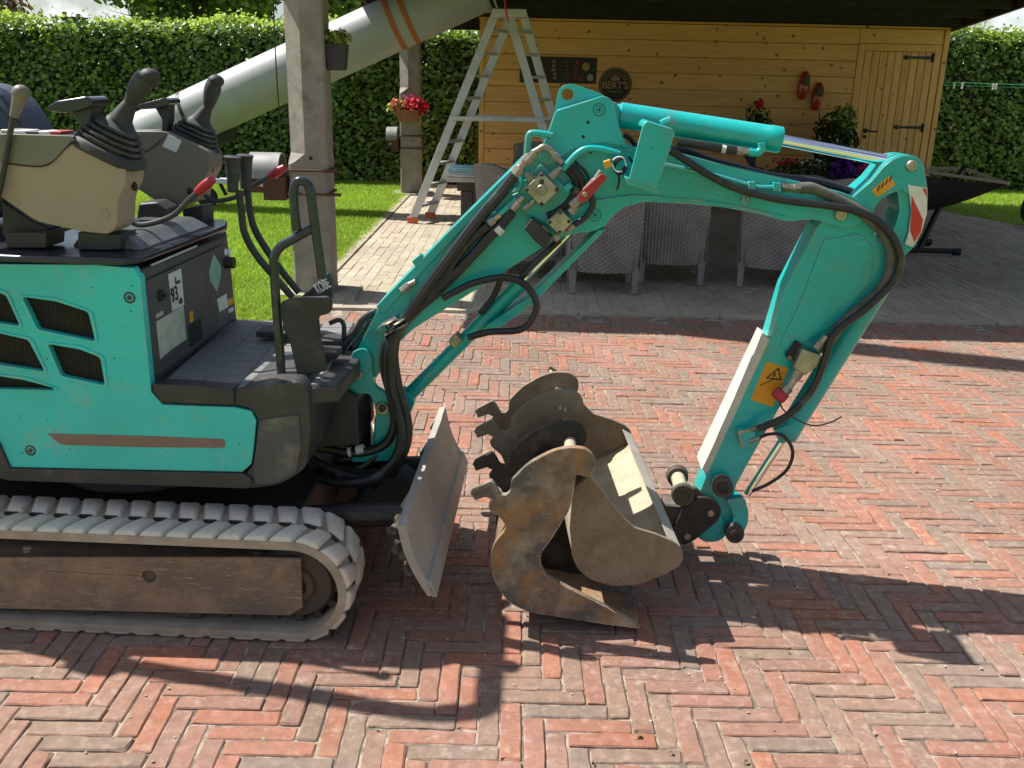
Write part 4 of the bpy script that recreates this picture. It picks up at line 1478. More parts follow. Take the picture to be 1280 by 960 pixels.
for k, (mm, s) in enumerate((('towel_pale', 1.0), ('towel_pale', .96), ('towel', .98), ('towel', .9))):
    bm = BM()
    box(bm, (-.16 * s, -.14, k * .02), (.18 * s, .14, k * .02 + .019))
    bmesh.ops.subdivide_edges(bm, edges=bm.edges[:], cuts=3)
    for v in bm.verts:
        v.co += Vector((random.uniform(-.006, .006), random.uniform(-.006, .006), random.uniform(-.003, .003)))
    obj('towel', bm, mm, e, bev=0, ang=180)

# ------------------------------------------------------------------ hammock
hd = 9.2
f0 = Y(1205, 213, hd)
f1 = Y(1141, 318, 8.9)
hm = empty('hammock', (3.5, hd, 0))
tag(hm, 'striped brown hammock on a black steel stand right of the excavator arm', 'hammock')
ho = hm.location
bm = BM()
tube(bm, [f0 - ho + Vector((.0, 0, .03)), Y(1170, 267, 9.05) - ho, f1 - ho, Vector((f1.x - .35, 8.95, .05)) - ho, Vector((f1.x - 1.0, 8.95, .05)) - ho, Vector((f1.x - 1.25, 8.95, .30)) - ho, Vector((f0.x - 2.1, 9.1, .85)) - ho], .028, 8, 3)
obj('stand_pole', bm, 'black_metal', hm)
for xx, yy in ((1198, 316), (1162, 304)):
    g = G(xx, yy, .03)
    bm = BM()
    cyl(bm, Vector((f1.x - .35, g.y, .045)) - ho, Vector((g.x, g.y, .045)) - ho, .024, n=10)
    cyl(bm, Vector((g.x - .05, g.y, .04)) - ho, Vector((g.x + .01, g.y, .04)) - ho, .035, n=10)
    obj('stand_foot', bm, 'black_metal', hm)
s0, s1 = Y(1143, 207, 9.5), Y(1240, 211, 8.95)
bw0, bw1 = Y(1140, 196, 9.6), Y(1243, 212, 8.75)
# spreader bar, cords, cloth
bar_a, bar_b = Y(1150, 202, 9.75), Y(1241, 212, 8.7)
bar_a = Vector((f0.x - .50, 9.62, f0.z - .02))
bar_b = Vector((f0.x + .22, 8.75, f0.z - .07))
bm = BM()
cyl(bm, bar_a - ho, bar_b - ho, .016, n=8)
obj('spreader_bar', bm, 'cord', hm)
bm = BM()
for k in range(11):
    q = bar_a + (bar_b - bar_a) * (k / 10)
    cyl(bm, f0 - ho + Vector((0, 0, .03)), q - ho, .004, n=5)
obj('cords', bm, 'cord', hm)
bm = BM()
g = []
for i in range(15):
    row = []
    for j in range(11):
        t, s = i / 14, j / 10
        q = bar_a + (bar_b - bar_a) * s
        end = q + Vector((-1.6, .25, -.06))
        p = q + (end - q) * t
        p.z -= .34 * math.sin(math.pi * t) * (1 - .25 * abs(2 * s - 1)) 
        p.z -= .10 * math.sin(math.pi * s) * math.sin(math.pi * min(1, t + .15))
        row.append(bm.verts.new(p - ho))
    g.append(row)
for i in range(14):
    for j in range(10):
        bm.faces.new((g[i][j], g[i + 1][j], g[i + 1][j + 1], g[i][j + 1]))
bmesh.ops.solidify(bm, geom=bm.faces[:], thickness=.008)
obj('cloth', bm, 'hammock', hm)
# tyre at the right lawn edge
c = G(1290, 286)
ty = empty('old_tyre', (c.x + .10, c.y + .05, .0))
tag(ty, 'black tyre standing at the right picture edge on the lawn', 'tyre')
bm = BM()
lathe(bm, (0, -.10, .22), (0, 1, 0), [(0, .12), (-.01, .17), (.0, .20), (.03, .22), (.15, .22), (.18, .20), (.19, .17), (.18, .12), (.0, .12)], 28)
obj('rubber', bm, 'tyre', ty)

# ================================================================== MINI EXCAVATOR
EX = empty('mini_excavator', MO, MYAW)
tag(EX, 'turquoise mini excavator parked on the brick paving with its boom reaching right', 'excavator')

# ---------------------------------------------------------------- tracks
TZ, RI, RB, LH, TU0, TU1, TW = 0.158, 0.112, 0.146, 0.0135, -1.22, -0.026, 0.205
SL = TU1 - TU0
RM = RB
PER = 2 * SL + 2 * math.pi * RM
def tpos(s, r):
    s = s % PER
    if s < SL:
        return Vector((TU0 + s, 0, TZ + r)), 0.0
    s -= SL
    if s < math.pi * RM:
        a = s / RM
        return Vector((TU1 + r * math.sin(a), 0, TZ + r * math.cos(a))), a
    s -= math.pi * RM
    if s < SL:
        return Vector((TU1 - s, 0, TZ - r)), math.pi
    s -= SL
    a = math.pi + s / RM
    return Vector((TU0 + r * math.sin(a), 0, TZ + r * math.cos(a))), a
def lug_mesh(flip):
    bm = BM()
    hw = TW / 2
    k = -1 if flip else 1
    sh = 0.026
    base = [(-.033, .003), (.033, .003), (.026 + sh, hw - .006), (-.026 + sh, hw - .006)]
    mid = [(-.025, .008), (.025, .008), (.016 + sh, hw - .016), (-.018 + sh, hw - .016)]
    top = [(-.016, .022), (.017, .022), (.008 + sh, hw - .026), (-.010 + sh, hw - .026)]
    def tr(pp, h):
        out = []
        for s_, w_ in pp:
            out.append(Vector((s_, (TW - w_) if flip else w_, h)))
        return out
    loft(bm, [tr(base, -.004), tr([((a[0] * .55 + b[0] * .45), (a[1] * .55 + b[1] * .45)) for a, b in zip(base, mid)], LH * .22), tr(mid, LH * .78), tr(top, LH)])
    me = bpy.data.meshes.new('lug')
    bmesh.ops.recalc_face_normals(bm, faces=bm.faces[:])
    bm.to_mesh(me)
    bm.free()
    me.materials.append(MATS['track_rubber'])
    me.polygons.foreach_set('use_smooth', [True] * len(me.polygons))
    me.set_sharp_from_angle(angle=R(65))
    return me
LUG = [lug_mesh(False), lug_mesh(True)]
NL = round(PER / 0.0685)
PITCH = PER / NL
def track(w0, flipside):
    bm = BM()
    rings = []
    n = NL * 3
    for i in range(n):
        s = PER * i / n
        wob = random.uniform(-.0008, .0008)
        a, _ = tpos(s, RI + .012)
        b, _ = tpos(s, RB + wob)
        rings.append([a + WV * w0, b + WV * (w0 + .002), b + WV * (w0 + TW - .002), a + WV * (w0 + TW)])
    vs = [[bm.verts.new(p) for p in r_] for r_ in rings]
    for i in range(n):
        a, b = vs[i], vs[(i + 1) % n]
        for k in range(4):
            bm.faces.new((a[k], a[(k + 1) % 4], b[(k + 1) % 4], b[k]))
    belt = obj('rubber_track', bm, 'track_edge', EX, ang=30)
    for i in range(NL):
        for q in (0, 1):
            s = (i + 0.5 * q) * PITCH
            p, a = tpos(s, RB)
            o = bpy.data.objects.new('lug', LUG[q])
            COL.objects.link(o)
            o.parent = belt
            o.matrix_local = Matrix.Translation(p + WV * w0) @ Matrix.Rotation(a, 4, 'Y')
            md = o.modifiers.new('bevel', 'BEVEL')
            md.width = .004
            md.segments = 2
    bm = BM()
    for i in range(NL):
        s = (i + .78) * PITCH
        p, a = tpos(s, RB)
        box(bm, (-.017, TW / 2 - .010, -.001), (.017, TW / 2 + .010, .0022), Matrix.Translation(p + WV * w0) @ Matrix.Rotation(a, 4, 'Y'))
    obj('belt_slots', bm, 'grease', belt, smooth=False)['kind'] = 'stuff'
    bm = BM()
    for i in range(NL * 1):
        s = i * PITCH
        p, a = tpos(s, RI + .012)
        box(bm, (-.012, .06, -.03), (.012, TW - .06, .001), Matrix.Translation(p + WV * w0) @ Matrix.Rotation(a, 4, 'Y'))
    obj('guide_teeth', bm, 'brown_steel', belt, bev=.004, seg=1)['kind'] = 'stuff'
    return belt
track(0.0, 1)
track(0.715, 0)
for w0 in (0.0, 0.715):
    near = w0 == 0
    wf = w0 + .022
    bm = BM()
    lp = [(-200, 697), (300, 697), (376, 698), (378, 760), (362, 770), (200, 766), (-200, 756)]
    L_ = [P(x, y, .022) for x, y in lp]
    for v in L_:
        v.y = wf
    hc = P(186, 721, .022)
    hole = [Vector((hc.x + .019 * math.cos(t), wf, hc.z + .019 * math.sin(t))) for t in np.linspace(0, 2 * math.pi, 18, endpoint=False)]
    prism(bm, L_, WV * .012, [hole])
    tf = obj('track_frame', bm, 'track_frame', EX, bev=.004)
    bm = BM()
    a, b = L_[0], L_[2]
    prism(bm, [Vector((TU0, wf + .010, a.z - .001)), Vector((TU0, wf + .05, a.z + .026)), Vector((TU0, wf + .12, a.z + .03)), Vector((TU0, wf + .12, .09)), Vector((TU0, wf + .013, .09))], (SL - .02, 0, 0))
    obj('frame_top', bm, 'soil_brown', tf, bev=.006)
    bm = BM()
    cyl(bm, (hc.x, wf + .03, hc.z), (hc.x, wf + .034, hc.z), .03)
    obj('hole_back', bm, 'grease', tf)
    bm = BM()
    lathe(bm, (TU1, w0 + .045, TZ), WV, [(0, 0), (0, .03), (-.012, .032), (-.012, .05), (.0, .055), (.0, .095), (.02, .108), (.10, .108), (.12, .095), (.12, 0)], 28)
    wh = obj('idler_wheel', bm, 'brown_steel', EX)
    for k, (x, y) in enumerate(((8, 760), (112, 766), (232, 770), (-150, 756))):
        c = P(x, y - 6, .05)
        bm = BM()
        cyl(bm, (c.x, w0 + .05, c.z), (c.x, w0 + .15, c.z), .045, n=20)
        cyl(bm, (c.x, w0 + .043, c.z), (c.x, w0 + .05, c.z), .02, n=14)
        obj('roller', bm, 'brown_steel', EX, bev=.004)
    bm = BM()
    for k in range(26):
        t = rng.random()
        c = Vector((TU0 + SL * t, wf + .03 + .06 * rng.random(), L_[0].z + .008 + .015 * rng.random()))
        sphere(bm, c, .005 + .008 * rng.random(), 6, 4, (1.4, 1, .6))
    obj('soil_crumbs', bm, 'track_edge', tf)['kind'] = 'stuff'
# chassis between the tracks
bm = BM()
box(bm, (-1.05, .21, .13), (-.05, .71, .30))
cyl(bm, (-.60, .52, .30), (-.60, .52, .45), .27, .25, 28)
obj('chassis', bm, 'grease', EX, bev=.01)
bm = BM()
for w in (.27, .62):
    tube(bm, [Vector((-.30, w, .22)), Vector((.05, w, .255)), Vector((.262, w, .27))], .036, 10, 3)
cyl(bm, (.0, .455, .30), (.27, .455, .29), .028, n=12)
prism(bm, [(.05, .42, .22), (.265, .42, .20), (.255, .42, .30), (.2, .42, .33)], (0, .08, 0))
obj('blade_arm', bm, 'dark_steel', EX, bev=.004)
# ---------------------------------------------------------------- dozer blade
tA, bA = P(507, 655, 0), P(545, 744, 0)
bm = BM()
loops = []
nw = 22
for i in range(nw + 1):
    w = .92 * i / nw
    lp = []
    for t in np.linspace(0, 1, 7):
        c = tA + (bA - tA) * t
        bulge = -.014 * math.sin(math.pi * t)
        lp.append(Vector((c.x + bulge + random.uniform(-.001, .001), w, c.z + (random.uniform(-.004, .004) if t in (0, 1) else 0))))
    bk = []
    for t in np.linspace(1, 0, 7):
        c = tA + (bA - tA) * t
        bulge = -.014 * math.sin(math.pi * t)
        bk.append(Vector((c.x + bulge - .022, w, c.z - .004)))
    loops.append(lp + bk)
loft(bm, loops)
bl = obj('dozer_blade', bm, 'blade_steel', EX, ang=40)
bm = BM()
d = (bA - tA).normalized()
pq = tA + (bA - tA) * .80
prism(bm, [pq + Vector((.0012, .0, .0)), bA + Vector((.0035, 0, -.006)), bA + Vector((-.010, 0, -.008)), pq + Vector((-.012, 0, 0))], WV * .92)
obj('cutting_edge', bm, 'blade_steel', bl, bev=.003)
for w in (.25, .64, .89):
    bm = BM()
    prism(bm, [tA + Vector((-.02, w, -.01)), bA + Vector((-.03, w, .012)), bA + Vector((-.075, w, .03)), tA + Vector((-.055, w, -.07))], WV * .018)
    obj('blade_rib', bm, 'blade_steel', bl, bev=.003)
bm = BM()
for k in range(46):
    t = rng.random()
    c = tA + (bA - tA) * (.15 + .8 * t) + Vector((-.030 - .030 * rng.random(), .02 + .12 * rng.random(), -.005))
    sphere(bm, c, .006 + .013 * rng.random(), 8, 6, (1, 1.3, .8))
for v in bm.verts:
    v.co += Vector(rng.normal(size=3) * .0015)
obj('dried_mud', bm, 'brown_steel', bl)['kind'] = 'stuff'

# ---------------------------------------------------------------- house: side panel, skirt, deck
DW = 0.11
VENTS = [[(-22, 360), (7, 369), (25, 408), (-20, 401)], [(27, 371), (70, 377), (110, 390), (119, 427), (47, 412)],
         [(-22, 412), (35, 425), (56, 465), (-20, 453)], [(59, 430), (100, 437), (125, 447), (131, 482), (76, 470)], [(-22, 467), (30, 475), (67, 485), (67, 488), (-22, 486)]]
VR = [rnd(v, 4.5, 3) for v in VENTS]
panel = [(-170, 329), (120, 331), (166, 335, 8), (175, 347), (180, 400), (187, 470), (189, 490, 10), (203, 506, 12), (292, 509), (314, 514, 10), (320, 526), (317, 560), (314, 580, 10), (303, 590, 10), (150, 587), (14, 584, 4), (-2, 548), (-30, 530), (-170, 528)]
sp_ = plate('side_panel', panel, .03, .03, 'teal_worn', EX, .008, 0, VR, seg=3)
for v, vr in zip(VENTS, VR):
    cx, cy = sum(p[0] for p in v) / len(v), sum(p[1] for p in v) / len(v)
    big = []
    for p in v:
        dd = Vector((p[0] - cx, p[1] - cy))
        dd = dd * (1 + 5.0 / max(dd.length, 8))
        big.append((cx + dd.x, cy + dd.y))
    bm = BM()
    prism(bm, MP(rnd(big, 6, 3), .026), WV * .006, [MP(vr, .026)])
    obj('vent_surround', bm, 'teal_worn', sp_, bev=.0028, seg=2)
    g = plate('vent_screen', [(cx + (p[0] - cx) * 1.1, cy + (p[1] - cy) * 1.1) for p in v], .052, .004, 'grille', sp_, 0)
    bm = BM()
    x0, x1 = min(p[0] for p in v), max(p[0] for p in v)
    def span(x):
        ys = []
        for i in range(len(v)):
            a, b = v[i - 1], v[i]
            if (a[0] > x) != (b[0] > x):
                ys.append(a[1] + (b[1] - a[1]) * (x - a[0]) / (b[0] - a[0]))
        return (min(ys), max(ys)) if len(ys) > 1 else None
    k = 0
    xx = x0 + 1
    while xx < x1 - 1:
        s = span(xx)
        if s:
            yy = s[0] - 1 + (2.2 if k % 2 else 0)
            while yy < s[1] + 1:
                a, b = P(xx - .75, yy, .047), P(xx + .75, yy + 3.0, .047)
                box(bm, (a.x, a.y, b.z), (b.x, a.y + .003, a.z))
                yy += 4.4
        xx += 2.6
        k += 1
    o = obj('perforation', bm, 'grille_bar', g, smooth=False)
    o['kind'] = 'stuff'
def bolt(x, y, w, r, par, m='dark_steel'):
    c = P(x, y, w)
    rr = r * pxm(2.25, .8)
    bm = BM()
    lathe(bm, c + WV * .004, -WV, [(0, rr * 1.6), (.004, rr * 1.6), (.006, rr * 1.15), (.003, rr * 1.0), (.004, rr * .6), (.009, rr * .55), (.009, 0)], 16)
    return obj('bolt', bm, m, par)
bolt(162, 372, .03, 5.0, sp_, 'brown_steel')
bolt(38, 563, .03, 5.0, sp_, 'brown_steel')
bm = BM()
prism(bm, MP(rnd([(59, 542), (180, 545), (281, 549, 3), (281, 560, 3), (170, 559), (76, 556, 6)], 2, 2), .0285), WV * .0025)
obj('side_decal', bm, 'brown_decal', sp_, smooth=False)
plate('skirt', rnd([(-170, 530), (-28, 531), (-4, 549), (12, 586), (304, 592), (316, 600), (312, 611), (10, 601), (-8, 596), (-170, 592)], 4), .022, .06, 'charcoal', EX, .006)
plate('counter_core', [(-170, 336), (168, 340), (184, 486), (198, 503), (310, 516), (372, 520), (372, 588), (310, 606), (-170, 596)], .062, .72, 'charcoal', EX, .01)
plate('bumper', rnd([(293, 487, 3), (340, 480), (374, 477, 9), (385, 490), (388, 540), (384, 585, 12), (350, 606, 12), (312, 611, 2), (306, 594, 6), (317, 580), (323, 524, 6), (314, 511, 6), (293, 506, 2)], 4), .03, .34, 'charcoal', EX, .014, seg=3)
plate('bumper_panel', rnd([(324, 526), (374, 518), (376, 560), (371, 590), (346, 604), (318, 606), (316, 590)], 5), .0255, .02, 'panel_grey', EX, .004)
bm = BM()
fl_pts = [(190, 480, 3), (240, 482), (292, 487), (293, 506), (225, 503), (205, 500, 10), (194, 493, 6)]
prism(bm, MP(rnd(fl_pts, 2), .024), WV * .05)
obj('step_edge', bm, 'charcoal', EX, bev=.006)
# front cover of the house with its stickers
FA, FB = P(175, 338, .045), P(190, 485, .045)
FC, FD = PZ(297, 401, FB.z), PZ(285, 294, FA.z)
FN = (FB - FA).cross(FD - FA).normalized()
if FN.x < 0:
    FN = -FN
bm = BM()
prism(bm, [FA, FB, FC, FD], -FN * .02)
fp = obj('front_cover', bm, 'panel_grey', EX, bev=.012, seg=3)
def onfront(pts, off=0.0):
    return [PP(x, y, FA + FN * off, FN) for x, y in pts]
def sticker(name, pts, m, off=.0048, t=.0008, par=None):
    bm = BM()
    prism(bm, onfront(pts, off), FN * t)
    return obj(name, bm, m, par or fp, smooth=False)
bm = BM()
prism(bm, onfront(rnd([(179, 352), (281, 304), (292, 396), (193, 472)], 4), 0), FN * .0045)
obj('access_cover', bm, 'panel_grey', fp, bev=.002)
lab = sticker('noise_label', [(210, 343), (226, 335.5), (230, 381), (215, 389)], 'white_sticker')
sticker('worn_label', [(195, 402), (229, 382), (233, 424), (214, 437), (200, 449)], 'worn_sticker_and_glint')
sticker('diamond_label', rnd([(267, 317), (276, 333), (276, 345), (271, 365), (262, 350), (261, 338)], 1.5), 'green_sticker')
sticker('grey_label', [(271, 374), (283, 367), (285, 384), (274, 390)], 'white_sticker')
sticker('orange_label', [(284, 375), (291.5, 371), (292, 379), (284.5, 383)], 'orange_sticker')
sticker('white_label', [(285, 387), (291, 383.5), (292, 388), (286, 391.5)], 'white_sticker')
sticker('yellow_label', [(236.5, 390), (241, 388), (241.5, 402), (237, 403)], 'yellow_sticker')
sticker('scuff_label', [(195, 393), (203, 388), (204, 393), (195, 398)], 'worn_sticker_and_glint')
sticker('latch_recess', [(236, 407), (251, 397), (253, 423), (237, 435)], 'ink')
sticker('edge_highlight', [(188, 330.5), (246, 306), (246.5, 308.5), (189, 333)], 'worn_sticker_and_glint', .0005)  # pale strip: a highlight below the deck edge, put into the colour
ux = (FC - FB).normalized()
uz = FN.cross(ux)
if uz.z < 0:
    uz = -uz
def ftext(s, x, y, size, ang=0, off=.0072, sx=1.0, m='ink'):
    c = onfront([(x, y)], off)[0]
    M = Matrix((( ux.x, uz.x, FN.x, c.x), (ux.y, uz.y, FN.y, c.y), (ux.z, uz.z, FN.z, c.z), (0, 0, 0, 1)))
    return text('lettering', s, size, M @ Matrix.Rotation(ang, 4, 'Z') @ Matrix.Diagonal((sx, 1, 1, 1)), m, lab, .0003)
ftext('93', 218.5, 368.5, .055, 0, sx=.88)
ftext('dB', 226, 376.5, .022, 0)
ftext('L', 220.5, 351, .030, 0)
ftext('WA', 223.6, 352.5, .013, 0)
bm = BM()
c = onfront([(199, 369)], .002)[0]
lathe(bm, c, FN, [(0, 0), (0, .016), (.012, .015), (.012, .006), (.02, .006), (.02, 0)], 14)
obj('key_lock', bm, 'grease', fp)
c = onfront([(281, 328)], .002)[0]
bm = BM()
lathe(bm, c, FN, [(0, 0), (0, .02), (.03, .018), (.03, 0)], 12)
obj('catch', bm, 'grease', fp)
for x in (281, 285.5):
    c = onfront([(x, 315)], .002)[0]
    bm = BM()
    lathe(bm, c, FN, [(0, 0), (0, .012), (.004, .011), (.004, 0)], 10)
    obj('rivet', bm, 'white_ink', fp)
# far side wall of the house
bm = BM()
FW = FC.y - .07
prism(bm, [Vector((-1.6, FW, .44)), Vector((.0, FW, .44)), Vector((.0, FW, FB.z - .03)), Vector((FC.x - .08, FW, FB.z - .02)), Vector((FD.x - .14, FW, FA.z - .06)), Vector((-1.6, FW, FA.z - .03))], WV * .03)
obj('far_panel', bm, 'teal_worn', EX, bev=.01)
bm = BM()
prism(bm, [Vector((-1.6, FW - .1, .44)), Vector((FC.x - .03, FW - .1, .44)), Vector((FC.x - .03, FW - .1, FA.z - .03)), Vector((-1.6, FW - .1, FA.z - .03))], WV * .098)
obj('far_core', bm, 'charcoal', EX)
# deck
dz0 = P(100, 331.5, .02).z + .002
dz1 = P(100, 321, .02).z
bm = BM()
dk = [(-1.6, DW + .014), (FA.x - .03, DW + .014), (FA.x + .006, DW + .05), (FD.x + .006, FD.y - .02), (FD.x - .035, FD.y + .10), (-1.6, FW + .04)]
prism(bm, [(x, y, dz0) for x, y in dk], (0, 0, dz1 - dz0))
dko = obj('deck', bm, 'deck_gloss', EX, bev=.011, seg=3)
bm = BM()
a = [(FA.x - .24, DW + .16), (FA.x - .02, DW + .12), (FD.x - .02, FD.y - .06), (FD.x - .24, FD.y - .06)]
loft(bm, [[Vector((x, y, dz1 - .002)) for x, y in a], [Vector((x + (.03 if i in (0, 3) else -.05), y + (.03 if i < 2 else -.03), dz1 + .035)) for i, (x, y) in enumerate(a)]])
mat('hump_sheen', (0.085, 0.092, 0.096), (0.12, 0.125, 0.125), 5, 0.28, rvar=.06, dust=(.3, .3, .28), dust_amt=.05, dscale=8)  # lighter than the deck: its sky sheen is put into the colour
obj('deck_hump', bm, 'hump_sheen', dko, bev=.014, seg=3)
# step floor with mat tiles
FZ = P(250, 484, .03).z - .004
bm = BM()
fo = [(FB.x - .01, DW + .035), (P(350, 480, .03).x, DW + .035), (.07, DW + .10), (.08, DW + .34), (.02, FC.y - .04), (FC.x - .03, FC.y)]
prism(bm, [(x, y, FZ - .05) for x, y in fo], (0, 0, .05))
flr = obj('step_floor', bm, 'charcoal', EX, bev=.008)
tm = BM()
loft(tm, [[(-.052, -.033, 0), (.052, -.033, 0), (.052, .033, 0), (-.052, .033, 0)], [(-.050, -.031, .004), (.046, -.031, .0065), (.046, .031, .0065), (-.050, .031, .004)]])
tme = bpy.data.meshes.new('mat_tile')
bmesh.ops.recalc_face_normals(tm, faces=tm.faces[:])
tm.to_mesh(tme)
tm.free()
mat('mat_rubber', (0.15, 0.15, 0.148), (0.19, 0.185, 0.175), 12, 0.7, bump=.15, dust=(.2, .19, .17), dust_amt=.05, dscale=9)
tme.materials.append(MATS['mat_rubber'])
for i in range(4):
    for j in range(10):
        u = FB.x + .075 + i * .103 - j * .004
        w = DW + .075 + j * .068 + (.034 if i % 2 else 0)
        if u > .03 or w > FC.y - .06:
            continue
        o = bpy.data.objects.new('mat_tile', tme)
        COL.objects.link(o)
        o.parent = flr
        o.location = (u, w, FZ + .0005)
        o.rotation_euler = (0, 0, R(4 + random.uniform(-1, 1)))
# ---------------------------------------------------------------- seat, consoles, levers
bm = BM()
pts = []
loops = []
for w in np.linspace(.28, .66, 9):
    k = math.cos((w - .47) / .19 * 1.2)
    e_ = [P(-90, 178, w), P(-10, 175, w), P(16 + 6 * k, 174, w), P(24 + 6 * k, 166, w), P(15 + 6 * k, 148, w), P(0 + 6 * k, 126, w), P(-16 + 6 * k, 112, w), P(-36 + 3 * k, 104, w), P(-76, 98, w), P(-140, 60, w)]
    loops.append([Vector((q.x + P(-30, 170, .47).x - P(-30, 170, w).x, q.y, q.z)) for q in e_])
loft(bm, loops)
seat = obj('seat', bm, 'navy', EX, bev=.02, seg=3)
bm = BM()
box(bm, (-1.75, .34, dz1 + .02), (-1.0, .76, dz1 + .16))
obj('seat_base', bm, 'charcoal', EX, bev=.03)
bm = BM()
tube(bm, [P(2, 120, .30), P(14, 136, .30), P(28, 158, .30)], .006, 6, 4)
tube(bm, [P(-2, 132, .30), P(10, 146, .30), P(22, 166, .30)], .006, 6, 4)
obj('seat_piping', bm, 'charcoal', seat)

def console(w, th, body, cap, boot_px, m1, m2, seam, label):
    c = plate('console', body, w, th, m1, EX, .022, seg=3)
    c['label'] = label
    if cap:
        plate('console_top', cap, w - .003, th * .98, m2, c, .012, seg=2)
    if seam:
        bm = BM()
        tube(bm, [P(x, y, w - .003) for x, y in seam], .0016, 5, 5)
        obj('seam', bm, 'ink', c)
    return c
NC = rnd([(-60, 170), (-20, 169, 6), (90, 172, 8), (128, 190, 6), (156, 206, 6), (158, 228, 8), (147, 250, 8), (146, 284, 8), (136, 293, 6), (105, 290, 10), (46, 277, 10), (-2, 244, 10), (-60, 244)], 6)
near_c = console(.075, .11, NC, None, None, 'beige', 'olive', [(6, 204), (30, 207), (52, 208), (66, 202), (80, 187), (96, 174)], 'beige left console')
plate('console_top', rnd([(-60, 166), (94, 170, 5), (80, 187), (66, 202), (52, 207), (30, 206), (6, 203), (-60, 203)], 3), .071, .158, 'olive', near_c, .014, seg=2)
FCo = rnd([(140, 164), (206, 164, 6), (240, 178, 6), (261, 190, 5), (263, 211, 8), (253, 228, 8), (248, 240, 6), (246, 254, 8), (212, 257, 10), (194, 251, 8), (172, 236), (140, 232)], 6)
far_c = console(.62, .12, FCo, None, None, 'olive', 'olive', [(172, 192), (185, 188), (198, 178), (208, 167)], 'olive grey right console')
bm = BM()
prism(bm, MP(rnd([(210, 168), (227, 176), (220, 191), (203, 183)], 1.5), .6165), WV * .004)
obj('console_label', bm, 'white_sticker', far_c, smooth=False)
for x, y, w, r in ((131, 268, .0745, 4.5),):
    c = P(x, y, w)
    bm = BM()
    lathe(bm, c + WV * .002, -WV, [(0, .012), (.0035, .012), (.0035, .009), (.002, .008), (.002, 0)], 14)
    obj('screw_cap', bm, 'beige', near_c)
for x, y, w, par in ((168, 233, .125, near_c), (264, 211, .66, far_c), (237, 239, .617, far_c)):
    bm = BM()
    sphere(bm, P(x, y, w), .010, 8, 6, (.9, .5, 1.2))
    obj('slot', bm, 'ink', par)
# dashboard bits on the near console
for x, y, mm in ((20, 164, 'zinc'), (34, 165, 'white_ink'), (52, 166, 'charcoal'), (66, 166, 'white_ink'), (78, 166, 'red_plastic')):
    c = P(x, y, .14)
    bm = BM()
    box(bm, (c.x - .018, c.y - .04, c.z - .008), (c.x + .018, c.y + .03, c.z + .006))
    obj('switch', bm, mm, near_c, bev=.003)
def joystick(w, bx, by, ang, k, neck, grip, knob):
    c = P(bx, by, w)
    s = pxm(MO.y + w, 1.2) * k
    a = Vector((math.sin(ang), 0, math.cos(ang)))
    prof = [(-6, 42), (-3, 46), (6, 45), (8, 43), (9, 37), (12, 40.5), (15, 40), (16, 33), (19, 37), (22, 36), (23, 29), (26, 33), (29, 32), (30, 25), (33, 29), (36, 28), (37, 22), (46, 15), (52, 12)]
    bm = BM()
    x, y = Vector((math.cos(ang), 0, -math.sin(ang))), WV
    rings = []
    for h, r in prof:
        q = 4.0 if h < 0 else 2.6
        lp = []
        for t in np.linspace(0, 2 * math.pi, 24, endpoint=False):
            ct, st = math.cos(t), math.sin(t)
            ex = math.copysign(abs(ct) ** (2 / q), ct)
            ey = math.copysign(abs(st) ** (2 / q), st)
            lp.append(c + a * h * s + x * r * s * ex + y * r * s * .78 * ey)
        rings.append(lp)
    loft(bm, rings)
    js = obj('joystick_boot', bm, 'rubber', EX, ang=50)
    bm = BM()
    tube(bm, [c + a * 44 * s, P(neck[0], neck[1], w)], lambda t: s * (15 - 7 * t), 12, 0)
    obj('joystick_stem', bm, 'rubber', js)
    bm = BM()
    r0 = s
    tube(bm, [P(x_, y_, w) for x_, y_ in grip], lambda t: s * (8.5 + 3.5 * min(1, t * 1.6) + 2 * math.sin(math.pi * t)), 14, 5)
    sphere(bm, P(knob[0], knob[1], w), s * 13.5, 14, 10, (1.0, 1.0, .80))
    obj('joystick_grip', bm, 'rubber', js, ang=60)
    return js
joystick(.135, 137, 190, R(25), 1.0, (164, 127), [(163, 129), (170, 116), (178, 103), (184, 95)], (187, 96))
joystick(.70, 241, 180, R(23), .76, (260, 133), [(260, 134), (263, 122), (266, 110), (268, 103)], (270, 101.5))
def armrest(w, pad, stem, th):
    a = plate('armrest', rnd(pad, 4), w, th, 'deck_gloss', EX, .014, seg=3)
    plate('armrest_stem', stem, w + .02, th - .04, 'charcoal', a, .006)
    return a
armrest(.10, [(58, 133), (70, 126), (108, 120), (115, 125), (114, 133), (104, 137), (90, 141), (72, 141), (60, 139)], [(82, 138), (113, 130), (114, 145), (112, 166), (96, 166), (98, 152)], .10)
armrest(.64, [(170, 133), (180, 129), (206, 122), (212, 125), (211, 131), (192, 136), (172, 137)], [(192, 133), (212, 127), (211, 150), (208, 168), (201, 168), (202, 150)], .09)
bm = BM()
tube(bm, [P(-8, 262, .06), P(2, 228, .06), P(10, 180, .06), P(17, 142, .06)], .0075, 8, 4)
lv = obj('blade_lever', bm, 'rubber', EX)
bm = BM()
tube(bm, [P(17, 146, .06), P(22, 130, .06), P(26, 118, .06)], lambda t: .010 + .009 * t, 10, 3)
sphere(bm, P(26, 116, .06), .0205, 12, 8, (1, 1, .95))
obj('knob', bm, 'olive', lv)
